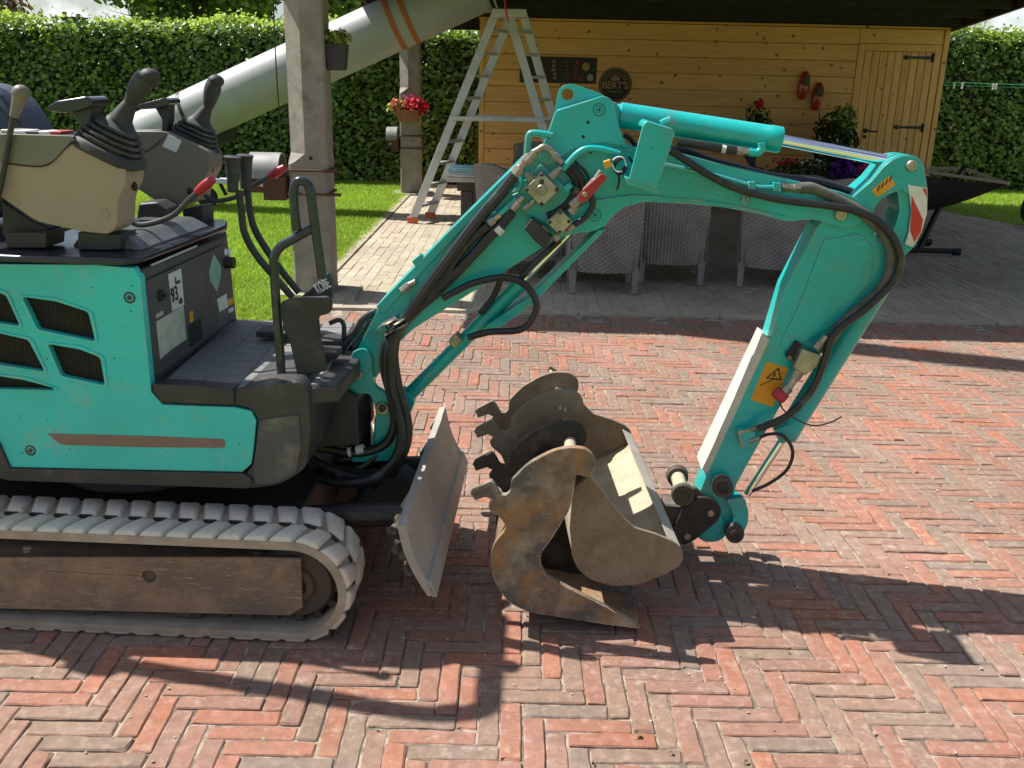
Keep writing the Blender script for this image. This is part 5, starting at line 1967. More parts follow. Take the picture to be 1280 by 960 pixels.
def red_lever(w, path, g0, g1):
    bm = BM()
    tube(bm, [P(x, y, w) for x, y in path], .0075, 8, 5)
    l = obj('safety_lever', bm, 'charcoal', EX)
    bm = BM()
    tube(bm, [P(*g0, w), P((g0[0] + g1[0]) / 2, (g0[1] + g1[1]) / 2 , w), P(*g1, w)], lambda t: .0105 + .004 * math.sin(math.pi * t), 10, 3)
    obj('red_grip', bm, 'red_plastic', l)
red_lever(.26, [(158, 272), (172, 281), (195, 278), (218, 268), (234, 252), (246, 241)], (246, 241), (267, 223))
red_lever(.66, [(256, 244), (268, 251), (286, 249), (302, 243), (318, 232), (337, 221)], (337, 221), (356, 209))
def travel_lever(w, pts, g):
    bm = BM()
    tube(bm, [P(x, y, w) for x, y in pts], .0105, 10, 5)
    l = obj('travel_lever', bm, 'rubber', EX)
    bm = BM()
    tube(bm, [P(g[0], g[2], w), P(g[0], g[2] - 22, w), P(g[0] - .5, g[1] + 6, w), P(g[0] - .5, g[1], w)], lambda t: .016 + .011 * t ** 1.5 - (.008 if t > .97 else 0), 12, 4)
    obj('lever_grip', bm, 'rubber', l, ang=60)
travel_lever(.40, [(299, 238), (302, 268), (306, 292), (320, 318), (345, 348), (366, 372)], (291, 195, 240))
travel_lever(.50, [(309, 236), (312, 262), (317, 283), (328, 304), (350, 336), (374, 366)], (307, 193, 236))
# boxes under the consoles
plate('console_bracket', [(6, 291), (58, 291), (57, 310), (8, 310)], .10, .10, 'brown_steel', EX, .003)
plate('console_bracket', [(97, 290), (150, 293), (150, 312), (130, 313), (97, 312)], .11, .10, 'charcoal', EX, .003)
plate('console_bracket', [(228, 262), (253, 258), (254, 280), (229, 280)], .64, .10, 'charcoal', EX, .003)
plate('valve_cover', [(2, 250), (40, 276), (62, 284), (62, 296), (2, 296)], .14, .15, 'dark_steel', EX, .006)
plate('console_skirt', [(172, 254), (196, 252), (212, 262), (206, 283), (180, 288), (168, 284)], .50, .10, 'charcoal', EX, .01)
# ---------------------------------------------------------------- hand rails, pedal guard
hb = PZ(352, 474, FZ)
hw = hb.y - DW
def railtube(name, pts, r, par=EX):
    bm = BM()
    tube(bm, [P(p[0], p[1], p[2] if len(p) > 2 else hw) for p in pts], r, 12, 6)
    return obj(name, bm, 'deck_gloss', par)
hr = railtube('handrail', [(352, 474), (350, 440), (346, 390), (343, 340), (343, 322), (351, 308), (372, 296), (391, 285)], .0125)
railtube('handrail_loop', [(371, 288, hw), (368, 262), (367, 240), (370, 229), (377, 226), (385, 231), (389, 246), (394, 285), (399, 318), (403, 348)], .0125, hr)
bm = BM()
cyl(bm, hb - Vector((0, 0, .004)), hb + Vector((0, 0, .008)), .024)
obj('rail_base', bm, 'charcoal', hr)
pg = plate('pedal_guard', rnd([(349, 379), (364, 373), (410, 371), (415, 379), (413, 392), (397, 396), (400, 425), (409, 464), (378, 471), (370, 466), (362, 430), (353, 410)], 5), hw - .02, .022, 'rubber', EX, .007)
tp_ = plate('name_plate', [(374, 373), (410, 341), (415, 352), (416, 374)], hw + .08, .02, 'charcoal', EX, .003)
c = P(403, 358, hw + .078)
text('lettering', 'KOBE', .036, Matrix.Translation(c) @ Matrix.Rotation(math.pi / 2, 4, 'X') @ Matrix.Rotation(R(30), 4, 'Z') @ Matrix.Diagonal((.48, 1.1, 1, 1)), 'white_ink', tp_)
# pedals
for y, x in ((440, 404), (425, 412), (415, 352)):
    b = PZ(x, y, FZ + .03)
    bm = BM()
    box(bm, (b.x - .07, b.y - .04, FZ + .02), (b.x + .05, b.y + .04, FZ + .04))
    obj('pedal', bm, 'rubber', EX, bev=.006)

# ---------------------------------------------------------------- swing post, boom, arm
BWN = .385
plate('swing_cover', rnd([(391, 496), (398, 488), (432, 489), (446, 497), (450, 556), (398, 560), (390, 548)], 3), .33, .24, 'charcoal', EX, .006)
bm = BM()
cyl(bm, P(450, 494, .44), P(450, 570, .44), .034, n=18)
obj('swing_pin', bm, 'grease', EX)
sw = plate('swing_bracket', rnd([(424, 481, 5), (430, 474), (441, 470), (438, 452), (440, 440, 10), (455, 434, 10), (464, 446, 8), (465, 466), (468, 484), (484, 494, 8), (500, 520), (506, 556), (494, 576, 8), (440, 578, 4), (440, 568), (468, 560), (470, 512), (462, 492), (440, 493), (426, 490, 4)], 5), .36, .03, 'teal', EX, .005)
plate('bracket_cheek', rnd([(424, 481, 5), (441, 470), (438, 452), (440, 440, 10), (455, 434, 10), (464, 446, 8), (465, 466), (468, 484), (484, 494, 8), (500, 520), (504, 552), (470, 556), (470, 512), (462, 492), (440, 493), (426, 490, 4)], 5), .545, .03, 'teal', sw, .005)
plate('bracket_block', rnd([(468, 520), (500, 520), (506, 556), (494, 576), (440, 578), (440, 570), (466, 562)], 4), .392, .15, 'teal', sw, .005)
pin(sw, 449, 467, .36, 9, 'teal', .008)
pin(sw, 449, 467, .352, 6.5, 'zinc', .016, name='bolt')
pin(sw, 478, 510, .36, 9.5, 'zinc', .010)
pin(sw, 478, 510, .35, 5.0, 'brown_steel', .012, name='bolt')

boom_pts = [(430, 478), (436, 452, 8), (448, 434, 6), (473, 386, 4), (560, 292), (650, 200), (664, 190), (676, 190), (693, 143, 4), (697, 137), (757, 119, 14), (768, 128, 8), (772, 152), (778, 170), (785, 183, 5), (838, 188), (915, 209), (970, 221), (1020, 232), (1058, 242, 6), (1082, 254, 12), (1082, 274, 10), (1062, 286, 8), (1040, 281), (1016, 274, 6), (985, 277, 5), (947, 267), (903, 259), (860, 255), (803, 252, 12), (782, 257), (768, 267, 8), (757, 281, 10), (742, 288, 10), (726, 284), (690, 302), (605, 356), (517, 411), (503, 424, 6), (488, 440), (476, 466, 8), (455, 484, 10)]
BOOM = plate('boom', rnd(boom_pts, 3), BWN, .135, 'teal', EX, .006, seg=2)
plate('flange', [(470, 383), (478, 394), (560, 306), (655, 208), (650, 201), (560, 290)], BWN - .006, .147, 'teal', BOOM, .003)
for w in (BWN - .010, BWN + .135):
    plate('head_plate', rnd([(673, 198), (676, 190), (695, 139, 4), (757, 119, 14), (768, 128, 8), (772, 152), (778, 170), (785, 184, 3), (755, 178), (730, 181), (712, 189), (692, 204), (682, 206)], 3), w, .010, 'teal', BOOM, .0025)
    plate('lug_plate', rnd([(720, 292), (690, 300), (715, 262), (745, 250), (790, 244), (830, 246), (803, 253, 8), (782, 258), (768, 268, 8), (757, 282, 10), (742, 289, 10)], 4), w, .010, 'teal', BOOM, .0025)
plate('lifting_lug', rnd([(693, 145), (696, 122, 8), (699, 110, 8), (711, 104, 8), (724, 107, 6), (756, 119), (760, 140), (700, 160)], 5), BWN + .045, .035, 'teal', BOOM, .003, 0, [circ(709.5, 118, 7.6, 18)])
for x, y in ((749, 137), (744, 269)):
    plate('pin_ring', circ(x, y, 8, 20), BWN - .0108, .0008, 'ink', BOOM, 0, 0, [circ(x, y, 7.1, 20)])
    plate('pin_ring', circ(x, y, 4.2, 14), BWN - .0108, .0008, 'ink', BOOM, 0, 0, [circ(x, y, 3.7, 14)])
    plate('pin_centre', circ(x, y, 1.6, 10), BWN - .0110, .001, 'ink', BOOM, 0)
pin(BOOM, 1050, 268, BWN, 8, 'zinc', .012)
for x, y in ((735, 153), (729, 171), (738, 190)):
    bm = BM()
    sphere(bm, P(x, y, BWN - .010), .0045, 8, 6)
    obj('grease_nipple', bm, 'ink', BOOM)
# raised weld seams / doublers on the boom side
bm = BM()
tube(bm, [P(x, y, BWN - .001) for x, y in ((712, 200), (735, 190), (765, 186), (790, 188))], .004, 6, 5)
tube(bm, [P(x, y, BWN - .001) for x, y in ((745, 253), (775, 246), (830, 247), (900, 254), (985, 272))], .0035, 6, 5)
obj('weld_seam', bm, 'teal', BOOM)

AW = .405
arm_pts = [(1022, 283), (1040, 266), (1064, 246, 4), (1090, 224), (1106, 205, 6), (1118, 196, 6), (1131, 193, 8), (1146, 195, 8), (1155, 205, 6), (1160, 240), (1158, 268), (1146, 305), (1118, 332), (1085, 372), (1040, 427), (1000, 472), (975, 508), (950, 552), (920, 606), (914, 632), (914, 658, 8), (902, 677, 10), (880, 678, 8), (868, 668, 6), (868, 640), (874, 618), (884, 592), (962, 425), (982, 360)]
hole_a = rnd([(1092, 262), (1102, 248), (1122, 238), (1125, 262), (1119, 283), (1107, 302), (1097, 306), (1091, 288)], 4)
ARM = plate('arm', rnd(arm_pts, 3), AW, .105, 'teal', EX, .006, 0, [hole_a], seg=2)
plate('wear_plate', [(956, 420), (962.5, 424), (885, 591), (877, 587)], AW - .002, .109, 'checker_plate', ARM, .0015)
for w in (AW - .008, AW + .105):
    plate('arm_head_plate', rnd([(1064, 248, 4), (1090, 226), (1106, 207, 6), (1118, 198, 6), (1131, 194, 8), (1146, 196, 8), (1154, 206, 6), (1158, 240), (1140, 246), (1126, 236), (1104, 246), (1094, 258), (1090, 272), (1075, 268)], 3), w, .008, 'teal', ARM, .002)
plate('stiffener', rnd([(1030, 300), (1075, 292), (1092, 310), (1088, 350), (1050, 400), (985, 440), (975, 430), (1000, 380)], 5), AW - .004, .004, 'teal', ARM, .0015)
pin(ARM, 1139, 207, AW - .008, 7, 'zinc', .010)
plate('orange_label', rnd([(1089, 238), (1112, 219), (1120, 231), (1097, 247)], 3), AW - .0092, .001, 'orange_sticker', ARM)
for k in range(4):
    x0 = 1096 + k * 5
    plate('label_mark', [(x0, 240 - k * 4), (x0 + 2.5, 238 - k * 4), (x0 + 4.5, 231 - k * 4), (x0 + 2.5, 232.5 - k * 4)], AW - .0100, .0007, 'ink', ARM)
plate('hazard_tape', rnd([(1135, 230), (1140, 232), (1159, 235), (1159, 266), (1152, 290), (1141, 309), (1131, 305), (1136, 290), (1139, 262)], 1.5), AW - .0090, .0009, 'stripe_white', ARM)
plate('hazard_stripe', [(1139.5, 244), (1154, 275), (1151, 290), (1143, 303), (1137.5, 288), (1139, 262)], AW - .0098, .0007, 'stripe_red', ARM)
plate('hazard_stripe', [(1153, 235.5), (1158.5, 236), (1158.5, 247)], AW - .0098, .0007, 'stripe_red', ARM)
ys = plate('warning_label', [(958, 452), (986, 460), (966, 509), (938, 500)], AW - .0012, .0012, 'yellow_sticker', ARM)
plate('label_triangle', [(973.5, 459), (977, 475.5), (957, 473)], AW - .0020, .0007, 'ink', ys, 0, 0, [[(972.5, 462), (975, 474), (960, 472)]])
plate('label_mark', [(968, 466), (970, 466.5), (968, 471.5), (966, 471)], AW - .0020, .0007, 'ink', ys)
plate('label_mark', [(950, 481), (972, 472), (972.3, 473), (950, 482)], AW - .0020, .0007, 'ink', ys)

def ram(name, w, a, b, rp, c, rr, m='teal', rodm='chrome'):
    r = rp * pxm(MO.y + w, .9)
    bm = BM()
    A, B_ = P(*a, w), P(*b, w)
    d = (B_ - A)
    L_ = d.length
    lathe(bm, A, d, [(0, 0), (0, r * .82), (.012, r * .86), (.016, r), (L_ - .035, r), (L_ - .033, r * 1.03), (L_ - .004, r * 1.03), (L_, r * .98), (L_, 0)], 26)
    o = obj(name, bm, m, EX, ang=30)
    bm = BM()
    cyl(bm, B_ - d.normalized() * .01, P(*c, w), rr * pxm(MO.y + w, .9), n=20)
    obj('rod', bm, rodm, o)
    return o
AC = ram('arm_cylinder', BWN + .065, (768, 143), (976, 175), 15.5, (1120, 203), 7.0)
plate('cylinder_base', rnd([(745, 128), (772, 128), (774, 160), (750, 152)], 4), BWN + .03, .07, 'teal', AC, .004)
plate('rod_eye', rnd([(1108, 196), (1118, 192), (1140, 195), (1150, 206), (1140, 220), (1112, 208)], 4), AW + .03, .045, 'teal', AC, .005)
BC = ram('boom_cylinder', BWN + .07, (505, 500), (655, 350), 9.5, (716, 288), 4.5)
plate('cylinder_eye', rnd([(470, 508, 9), (480, 498), (504, 488), (520, 500), (512, 520), (488, 522)], 8), BWN + .04, .06, 'teal', BC, .004)
plate('rod_guard', [(606, 408), (660, 372), (748, 287), (757, 287), (668, 378), (612, 420)], BWN + .03, .09, 'teal', BC, .003)
plate('hose_stub', [(560, 428), (570, 418), (578, 426), (568, 436)], BWN + .02, .05, 'zinc', BC, .003)
BUC = ram('bucket_cylinder', AW + .05, (1102, 352), (981, 546), 15, (934, 618), 5.5)
plate('cylinder_gland', rnd([(968, 538), (990, 530), (996, 546), (976, 556)], 4), AW + .015, .07, 'teal', BUC, .004)

# bucket linkage and quick hitch
lk = plate('bucket_link', rnd([(907, 625, 4), (931, 622, 6), (936, 640), (935, 655), (930, 664, 4), (914, 662, 4), (917, 645), (913, 634)], 4), AW - .03, .03, 'teal', EX, .004)
plate('link_boss', rnd(circ(904, 610, 13, 14), 0), AW - .045, .03, 'brown_steel', lk, .004)
plate('link_boss', rnd(circ(919, 668, 12, 14), 0), AW - .045, .03, 'brown_steel', lk, .004)
pin(lk, 904, 610, AW - .045, 8, 'dark_steel', .006)
pin(lk, 919, 668, AW - .045, 8, 'dark_steel', .006)
plate('link_far', rnd([(900, 612), (931, 622, 6), (936, 640), (930, 668, 4), (912, 668, 4), (913, 634)], 4), AW + .115, .03, 'teal', lk, .004)
cl = [(841, 662, 4), (852, 640), (872, 622, 4), (886, 622), (899, 631, 5), (902, 640), (898, 651, 4), (868, 676, 4), (854, 682, 4), (843, 676, 4)]
cl2 = [(822, 618, 3), (830, 632, 3), (850, 634, 4), (866, 622), (868, 608, 5), (877, 616, 4), (888, 628), (868, 650), (848, 672), (838, 660), (826, 645)]
q1 = plate('quick_hitch', rnd(cl, 4), AW - .028, .016, 'dark_steel', EX, .003)
for w in (AW - .028, AW + .115):
    if w > AW:
        plate('hitch_plate', rnd(cl, 4), w, .016, 'dark_steel', q1, .003)
    plate('hook_plate', rnd(cl2, 4), w + .017, .016, 'brown_steel', q1, .003)
    c = P(854, 619, AW - .028)
    bm = BM()
    lathe(bm, Vector((c.x, DW + w - .006, c.z)), WV, [(0, 0), (0, .018), (-.004, .019), (-.004, .033), (.020, .036), (.020, 0)], 22)
    obj('pin_collar', bm, 'brown_steel', q1)
c = P(854, 619, AW - .028)
bm = BM()
cyl(bm, Vector((c.x, DW + AW - .02, c.z)), Vector((c.x, DW + AW + .12, c.z)), .022, n=18)
obj('hitch_pin', bm, 'mud', q1)
bm = BM()
for x, y, s in ((838, 636, .02), (846, 640, .016), (852, 636, .014)):
    c = P(x, y, AW)
    box(bm, (c.x - s, DW + AW + .01, c.z - s * .6), (c.x + s, DW + AW + .09, c.z + s * .6))
obj('hitch_lock', bm, 'zinc', q1, bev=.005)
pin(q1, 888, 641, AW - .028, 5, 'zinc', .008)
pin(q1, 859, 670, AW - .028, 5, 'zinc', .008)
plate('arm_end_boss', rnd(circ(886, 655, 20, 20), 0), AW - .008, .121, 'teal', ARM, .005)

# ---------------------------------------------------------------- light guard, valves, fittings
LGW = BWN - .165
def lg_loop(w, k=0):
    pts = rnd([(782, 222, 3), (822, 236, 3), (844, 166, 6), (841, 160, 4), (806, 150, 8), (800, 156, 6)], 4, 4)
    return MP(pts, w)
lg = plate('light_guard', rnd([(786, 224, 3), (821, 236, 3), (844, 167, 6), (841, 161, 4), (808, 151, 8), (803, 158, 6)], 4, 4), LGW, .006, 'teal', BOOM, .003)
bm = BM()
for path in ([(803, 159), (805, 154), (809, 151), (841, 161)], [(843, 167), (832, 202), (821, 236)]):
    q = [P(x, y, LGW + .001) for x, y in path]
    for a, b in zip(q, q[1:]):
        n_ = Vector((-(b - a).z, 0, (b - a).x)).normalized() * .006
        loft(bm, [[a, a - n_, a - n_ + WV * .14, a + WV * .14], [b, b - n_, b - n_ + WV * .14, b + WV * .14]])
obj('guard_bend', bm, 'teal', lg, bev=.002)
plate('guard_foot', rnd([(782, 222), (824, 237), (824, 242), (784, 230)], 2), LGW + .006, .14, 'teal', lg, .003)

def fitting(pts, w, r, m='zinc', par=BOOM, name='fitting'):
    """a run of hexagonal hydraulic fittings"""
    bm = BM()
    s = pxm(MO.y + w, 1.0)
    for (a, b), k in zip(zip(pts, pts[1:]), range(99)):
        A, B_ = P(*a, w), P(*b, w)
        rr = r * s * (1.0 if k % 2 == 0 else .72)
        cyl(bm, A, B_, rr, n=6 if k % 2 == 0 else 12)
    for p in pts[1:-1]:
        sphere(bm, P(*p, w), r * s * .8, 8, 6)
    return obj(name, bm, m, par, bev=.001, seg=1)
v1 = plate('valve_block', [(677, 215), (700, 237), (677, 259), (655, 237)], BWN - .075, .05, 'zinc', BOOM, .003)
pin(v1, 677, 237, BWN - .075, 6.5, 'zinc', .008, name='bolt')
pin(v1, 677, 227, BWN - .075, 3.5, 'brown_steel', .004, name='bolt')
plate('valve_mount', [(676, 205), (714, 240), (690, 285), (650, 262), (640, 240)], BWN - .022, .02, 'teal', v1, .003)
v2 = plate('shutoff_valve', [(701, 262), (716, 277), (700, 295), (683, 278)], BWN - .085, .05, 'zinc', BOOM, .003)
plate('valve_solenoid', [(664, 273), (672, 280), (690, 296), (681, 312), (669, 302), (655, 286)], BWN - .08, .05, 'rubber', v2, .004)
for p in (((676, 284), (684, 292)), ((716, 280), (708, 290)), ((692, 293), (698, 300))):
    fitting(p, BWN - .06, 5, par=v2)
fitting([(713, 266), (719, 258), (724, 252)], BWN - .06, 5.5, par=v2)
fitting([(643, 218), (650, 210), (656, 202), (663, 196)], BWN - .05, 7.5)
fitting([(663, 197), (668, 190), (675, 186)], BWN - .05, 5.5)
bm = BM()
tube(bm, [P(674, 187, BWN - .05), P(680, 184, BWN - .05), P(688, 188, BWN - .05), P(694, 195, BWN - .05)], .010, 10, 5)
obj('elbow_pipe', bm, 'zinc', BOOM)
fitting([(692, 193), (698, 199), (703, 204)], BWN - .05, 5.5)
fitting([(661, 220), (668, 227)], BWN - .05, 6)
fitting([(640, 262), (648, 252), (655, 246)], BWN - .05, 5.5)
fitting([(611, 280), (618, 274), (626, 268)], BWN - .04, 5.5)
fitting([(502, 364), (512, 356), (520, 352)], BWN - .02, 5.5)
plate('hose_clip', rnd([(480, 404), (494, 395), (502, 404), (490, 414)], 3), BWN - .02, .02, 'zinc', BOOM, .002)
plate('hose_clip', rnd([(470, 412), (478, 405), (484, 412), (476, 420)], 3), BWN - .02, .02, 'teal', BOOM, .002)
plate('hose_clip', [(640, 244), (648, 240), (656, 250), (647, 255)], BWN - .025, .02, 'teal', BOOM, .002)
plate('hose_clip', [(612, 268), (620, 264), (626, 274), (618, 278)], BWN - .025, .02, 'teal', BOOM, .002)
plate('top_fitting', [(514, 327), (526, 317), (532, 324), (520, 334)], BWN - .004, .02, 'teal', BOOM, .003)
for x, y in ((677, 218.5), (696, 237), (677, 255), (658.5, 237)):
    bolt(x, y, BWN - .076, 1.7, v1, 'brown_steel')
for x, y in ((700.5, 266), (711, 277), (699.5, 290), (687.5, 278)):
    bolt(x, y, BWN - .086, 1.5, v2, 'brown_steel')
fitting([(655, 262), (662, 256), (668, 250)], BWN - .05, 4.2, par=v1)
fitting([(688, 222), (696, 214), (702, 209)], BWN - .05, 4.6, par=v1)
fitting([(664, 222), (657, 216)], BWN - .05, 4.4, par=v1)
plate('manifold', [(668, 292), (678, 284), (690, 296), (680, 304)], BWN - .05, .03, 'dark_steel', v2, .002)
plate('lever_stop', [(704, 236), (712, 228), (717, 233), (709, 241)], BWN - .05, .02, 'teal', BOOM, .002)
bolt(720, 239, BWN - .03, 3.2, BOOM, 'zinc')
hosep('cable', [(716, 196), (722, 206), (731, 214), (736, 226), (733, 240)], BWN - .03, 1.8, 'ink', BOOM)
hosep('cable', [(786, 196), (792, 204), (800, 206), (812, 203)], BWN + .0, 1.6, 'ink', BOOM)
hosep('cable', [(780, 168), (790, 176), (798, 190), (794, 204)], BWN + .04, 3.0, 'hose', BOOM)
# red shut-off lever
rl = plate('red_handle', rnd([(722, 246, 3), (728, 238), (752, 217, 2), (759, 221, 2), (757, 226), (736, 249), (727, 255, 3)], 2), BWN - .10, .012, 'red_plastic', BOOM, .004)
pin(rl, 731, 243, BWN - .10, 3.5, 'zinc', .008, name='bolt')
fitting([(714, 258), (722, 250), (732, 240), (744, 226), (752, 214)], BWN - .07, 6)
plate('connector', [(754, 202), (763, 199), (765, 208), (757, 212)], BWN - .08, .02, 'orange_sticker', BOOM, .003)
bm = BM()
for k in range(5):
    a = k * .7
    pts = [P(775 + (9 - k * .6) * math.cos(t + a * .2), 207 + (11 - k * .8) * math.sin(t), BWN - .075 + .004 * k) for t in np.linspace(0, 5.9, 13)]
    tube(bm, pts, .0022, 5, 2)
tube(bm, [P(772, 214, BWN - .07), P(774, 226, BWN - .07), P(771, 238, BWN - .07)], .003, 5, 3)
obj('cable_coil', bm, 'ink', BOOM)
bm = BM()
tube(bm, [P(766, 200, BWN - .08), P(772, 196, BWN - .08), P(780, 198, BWN - .08), P(783, 208, BWN - .08)], .0022, 5, 3)
tube(bm, [P(765, 205, BWN - .085), P(770, 214, BWN - .085), P(778, 214, BWN - .085)], .0022, 5, 3)
obj('cable_ties', bm, 'white_ink', BOOM)
bm = BM()
tube(bm, [P(x, y, BWN - .04) for x, y in ((703, 212), (712, 202), (722, 192), (733, 186), (748, 186), (762, 189), (774, 193))], .0095, 10, 4)
obj('steel_pipe', bm, 'teal', BOOM)
bm = BM()
tube(bm, [P(x, y, BWN - .02) for x, y in ((690, 170), (676, 167), (663, 167), (660, 176), (658, 198), (654, 214))], .0095, 10, 4)
obj('steel_pipe', bm, 'teal', BOOM)
bm = BM()
tube(bm, [P(x, y, BWN - .03) for x, y in ((652, 212), (652, 226), (646, 240))], .006, 8, 4)
tube(bm, [P(x, y, BWN - .035) for x, y in ((622, 270), (640, 254), (646, 248))], .0085, 8, 3)
obj('steel_pipe', bm, 'teal', BOOM)
bm = BM()
tube(bm, [P(x, y, BWN - .012) for x, y in ((831, 206), (850, 210), (885, 217), (935, 231), (950, 234), (968, 234))], .0065, 8, 4)
obj('steel_pipe', bm, 'teal', BOOM)
plate('pipe_clip', [(936, 227), (944, 227), (945, 237), (936, 238)], BWN - .025, .02, 'teal', BOOM, .002)
plate('pipe_clip', [(967, 228), (977, 229), (977, 240), (967, 239)], BWN - .025, .02, 'teal', BOOM, .002)
plate('hose_lug', rnd([(930, 240), (938, 242), (934, 257), (926, 252)], 2), BWN - .01, .015, 'teal', BOOM, .002)
bolt(934, 248, BWN - .01, 2.6, BOOM, 'zinc')
# arm cylinder plumbing
fitting([(921, 188), (928, 189), (936, 190)], BWN + .02, 5.5, par=AC)
bm = BM()
tube(bm, [P(x, y, BWN + .02) for x, y in ((936, 190), (946, 191), (952, 186), (952, 178))], .011, 10, 5)
obj('elbow_pipe', bm, 'teal', AC)
bm = BM()
cyl(bm, P(826, 155, BWN), P(838, 150, BWN), .011, n=8)
obj('fitting', bm, 'teal', AC)
bm = BM()
cyl(bm, P(836, 150, BWN), P(841, 155, BWN + .0), .008, n=8)
obj('fitting', bm, 'zinc', AC)
# ---------------------------------------------------------------- hoses
H = 'hose'
hosep(H, [(643, 220), (625, 243), (600, 272), (565, 318), (530, 366), (508, 398), (493, 418, BWN - .05), (487, 440, BWN - .06), (488, 480, BWN - .06), (498, 515, BWN - .06), (503, 545, BWN - .07), (494, 575, BWN - .08), (466, 598, BWN - .1), (430, 604, BWN - .1), (398, 597, BWN - .05), (378, 586, BWN)], BWN - .035, 7.2, 'hose', EX)
hosep(H, [(610, 282), (590, 298), (570, 322), (556, 346), (540, 360), (516, 390), (498, 412), (484, 428, BWN - .05), (480, 458, BWN - .05), (490, 500, BWN - .05), (493, 532, BWN - .05), (480, 556, BWN - .05), (450, 566, BWN - .05), (415, 562, BWN - .03), (384, 558, BWN)], BWN - .03, 6.2, 'hose', EX)
hosep(H, [(640, 264), (627, 280), (608, 300), (575, 336), (545, 366), (520, 388), (500, 412), (492, 440, BWN - .04), (497, 480, BWN - .04), (508, 520, BWN - .05), (508, 555, BWN - .06), (488, 590, BWN - .07), (450, 596, BWN - .06), (415, 586, BWN - .04), (385, 570, BWN)], BWN - .03, 6.5, 'hose', EX)
hosep(H, [(480, 560, BWN - .01), (455, 582, BWN - .02), (425, 588, BWN - .02), (400, 582, BWN), (376, 572, BWN)], BWN, 5.5, 'hose', EX)
hosep(H, [(470, 390), (462, 394), (452, 402), (446, 414), (430, 432), (412, 455)], BWN + .03, 5, 'hose', EX)
hosep(H, [(476, 392), (466, 400), (456, 414), (440, 436), (422, 452), (405, 470)], BWN + .07, 6, 'hose', EX)
hosep(H, [(482, 396), (472, 408), (460, 424), (444, 444), (425, 462), (410, 480)], BWN + .10, 6, 'hose', EX)
hosep(H, [(412, 404, .42), (424, 400, .42), (430, 408, .42), (429, 430, .42)], .42, 3.2, 'hose', EX)
hosep(H, [(628, 268), (640, 258)], BWN - .03, 4, 'hose', EX)
hosep(H, [(553, 373), (570, 364), (592, 354), (625, 347), (650, 352), (665, 366), (671, 383), (665, 400), (655, 410), (640, 414), (612, 415), (585, 422)], BWN - .05, 4.6, 'hose', BC)
hosep(H, [(627, 342), (622, 360), (612, 378), (600, 392)], BWN + .05, 4, 'hose', BC)
hosep(H, [(700, 300), (680, 318), (660, 338), (648, 352)], BWN - .02, 4, 'hose', BC)
bm = BM()
for (x0, y0), (x1, y1), w_, r_ in (((621, 290), (627, 284), BWN - .03, 7.4), ((446, 563), (455, 561), BWN - .05, 6.9), ((902, 186), (907, 187), BWN + .02, 5.2), ((436, 565.5), (440, 564.5), BWN - .045, 6.9)):
    cyl(bm, P(x0, y0, w_), P(x1, y1, w_), r_ * pxm(2.6, .9), n=10)
o = obj('hose_tape', bm, 'white_sticker', EX)
o['kind'] = 'stuff'
# bands where hoses are tied
bm = BM()
for k, (x, y) in enumerate(((486, 402), (491, 408), (496, 403), (489, 413), (500, 408))):
    c = P(x, y, BWN - .05)
    lathe(bm, c, Vector((.3 + .2 * (k % 2), 0, -.6)), [(-.003, .024), (.0, .027), (.003, .024), (0, .021), (-.003, .024)], 14)
obj('hose_ties', bm, 'zinc', EX)
hosep(H, [(704, 204), (716, 210), (727, 224), (730, 240), (724, 250)], BWN - .025, 4.2, 'hose', BOOM)
hosep(H, [(700, 206), (712, 214), (720, 228), (716, 246), (700, 262), (684, 270)], BWN - .02, 5, 'hose', BOOM)
hosep(H, [(738, 240), (741, 255), (736, 266), (728, 275), (716, 282)], BWN - .05, 3.8, 'hose', BOOM)
hosep(H, [(838, 188), (858, 190), (890, 202), (930, 212), (967, 221), (1022, 228), (1066, 241)], BWN + .07, 5.5, 'hose', BOOM)
hosep(H, [(846, 178), (870, 181), (900, 186), (921, 188)], BWN + .02, 4.6, 'hose', AC)
lh = hosep(H, [(838, 188), (860, 202), (887, 219), (922, 236), (972, 249), (1035, 257), (1072, 264), (1098, 277), (1117, 298), (1126, 322), (1121, 345), (1108, 362), (1080, 388), (1055, 406), (1040, 422), (1034, 440), (1028, 458), (1018, 482), (1002, 504), (982, 521), (958, 532), (947, 536)], AW - .05, 4.8, 'hose', EX, n=10)
hosep('sheathed_hose', [(1000, 235), (1014, 235), (1034, 243), (1060, 256), (1083, 270), (1104, 290), (1114, 315), (1112, 342), (1098, 366), (1072, 388), (1052, 406), (1038, 424), (1026, 440)], AW - .025, 7.0, 'sheath', EX, n=10)
fitting([(977, 234), (984, 234), (992, 235), (1001, 235)], AW - .025, 6.2, par=EX)
hosep(H, [(947, 548), (960, 543), (975, 543), (986, 552), (991, 568), (983, 588), (962, 604), (940, 614)], AW - .02, 2.4, 'hose', EX)
hosep('loose_wire', [(974, 503), (980, 513), (992, 522), (1008, 530), (1022, 532), (1038, 528), (1052, 521)], AW - .03, 1.0, 'rust_box', EX)
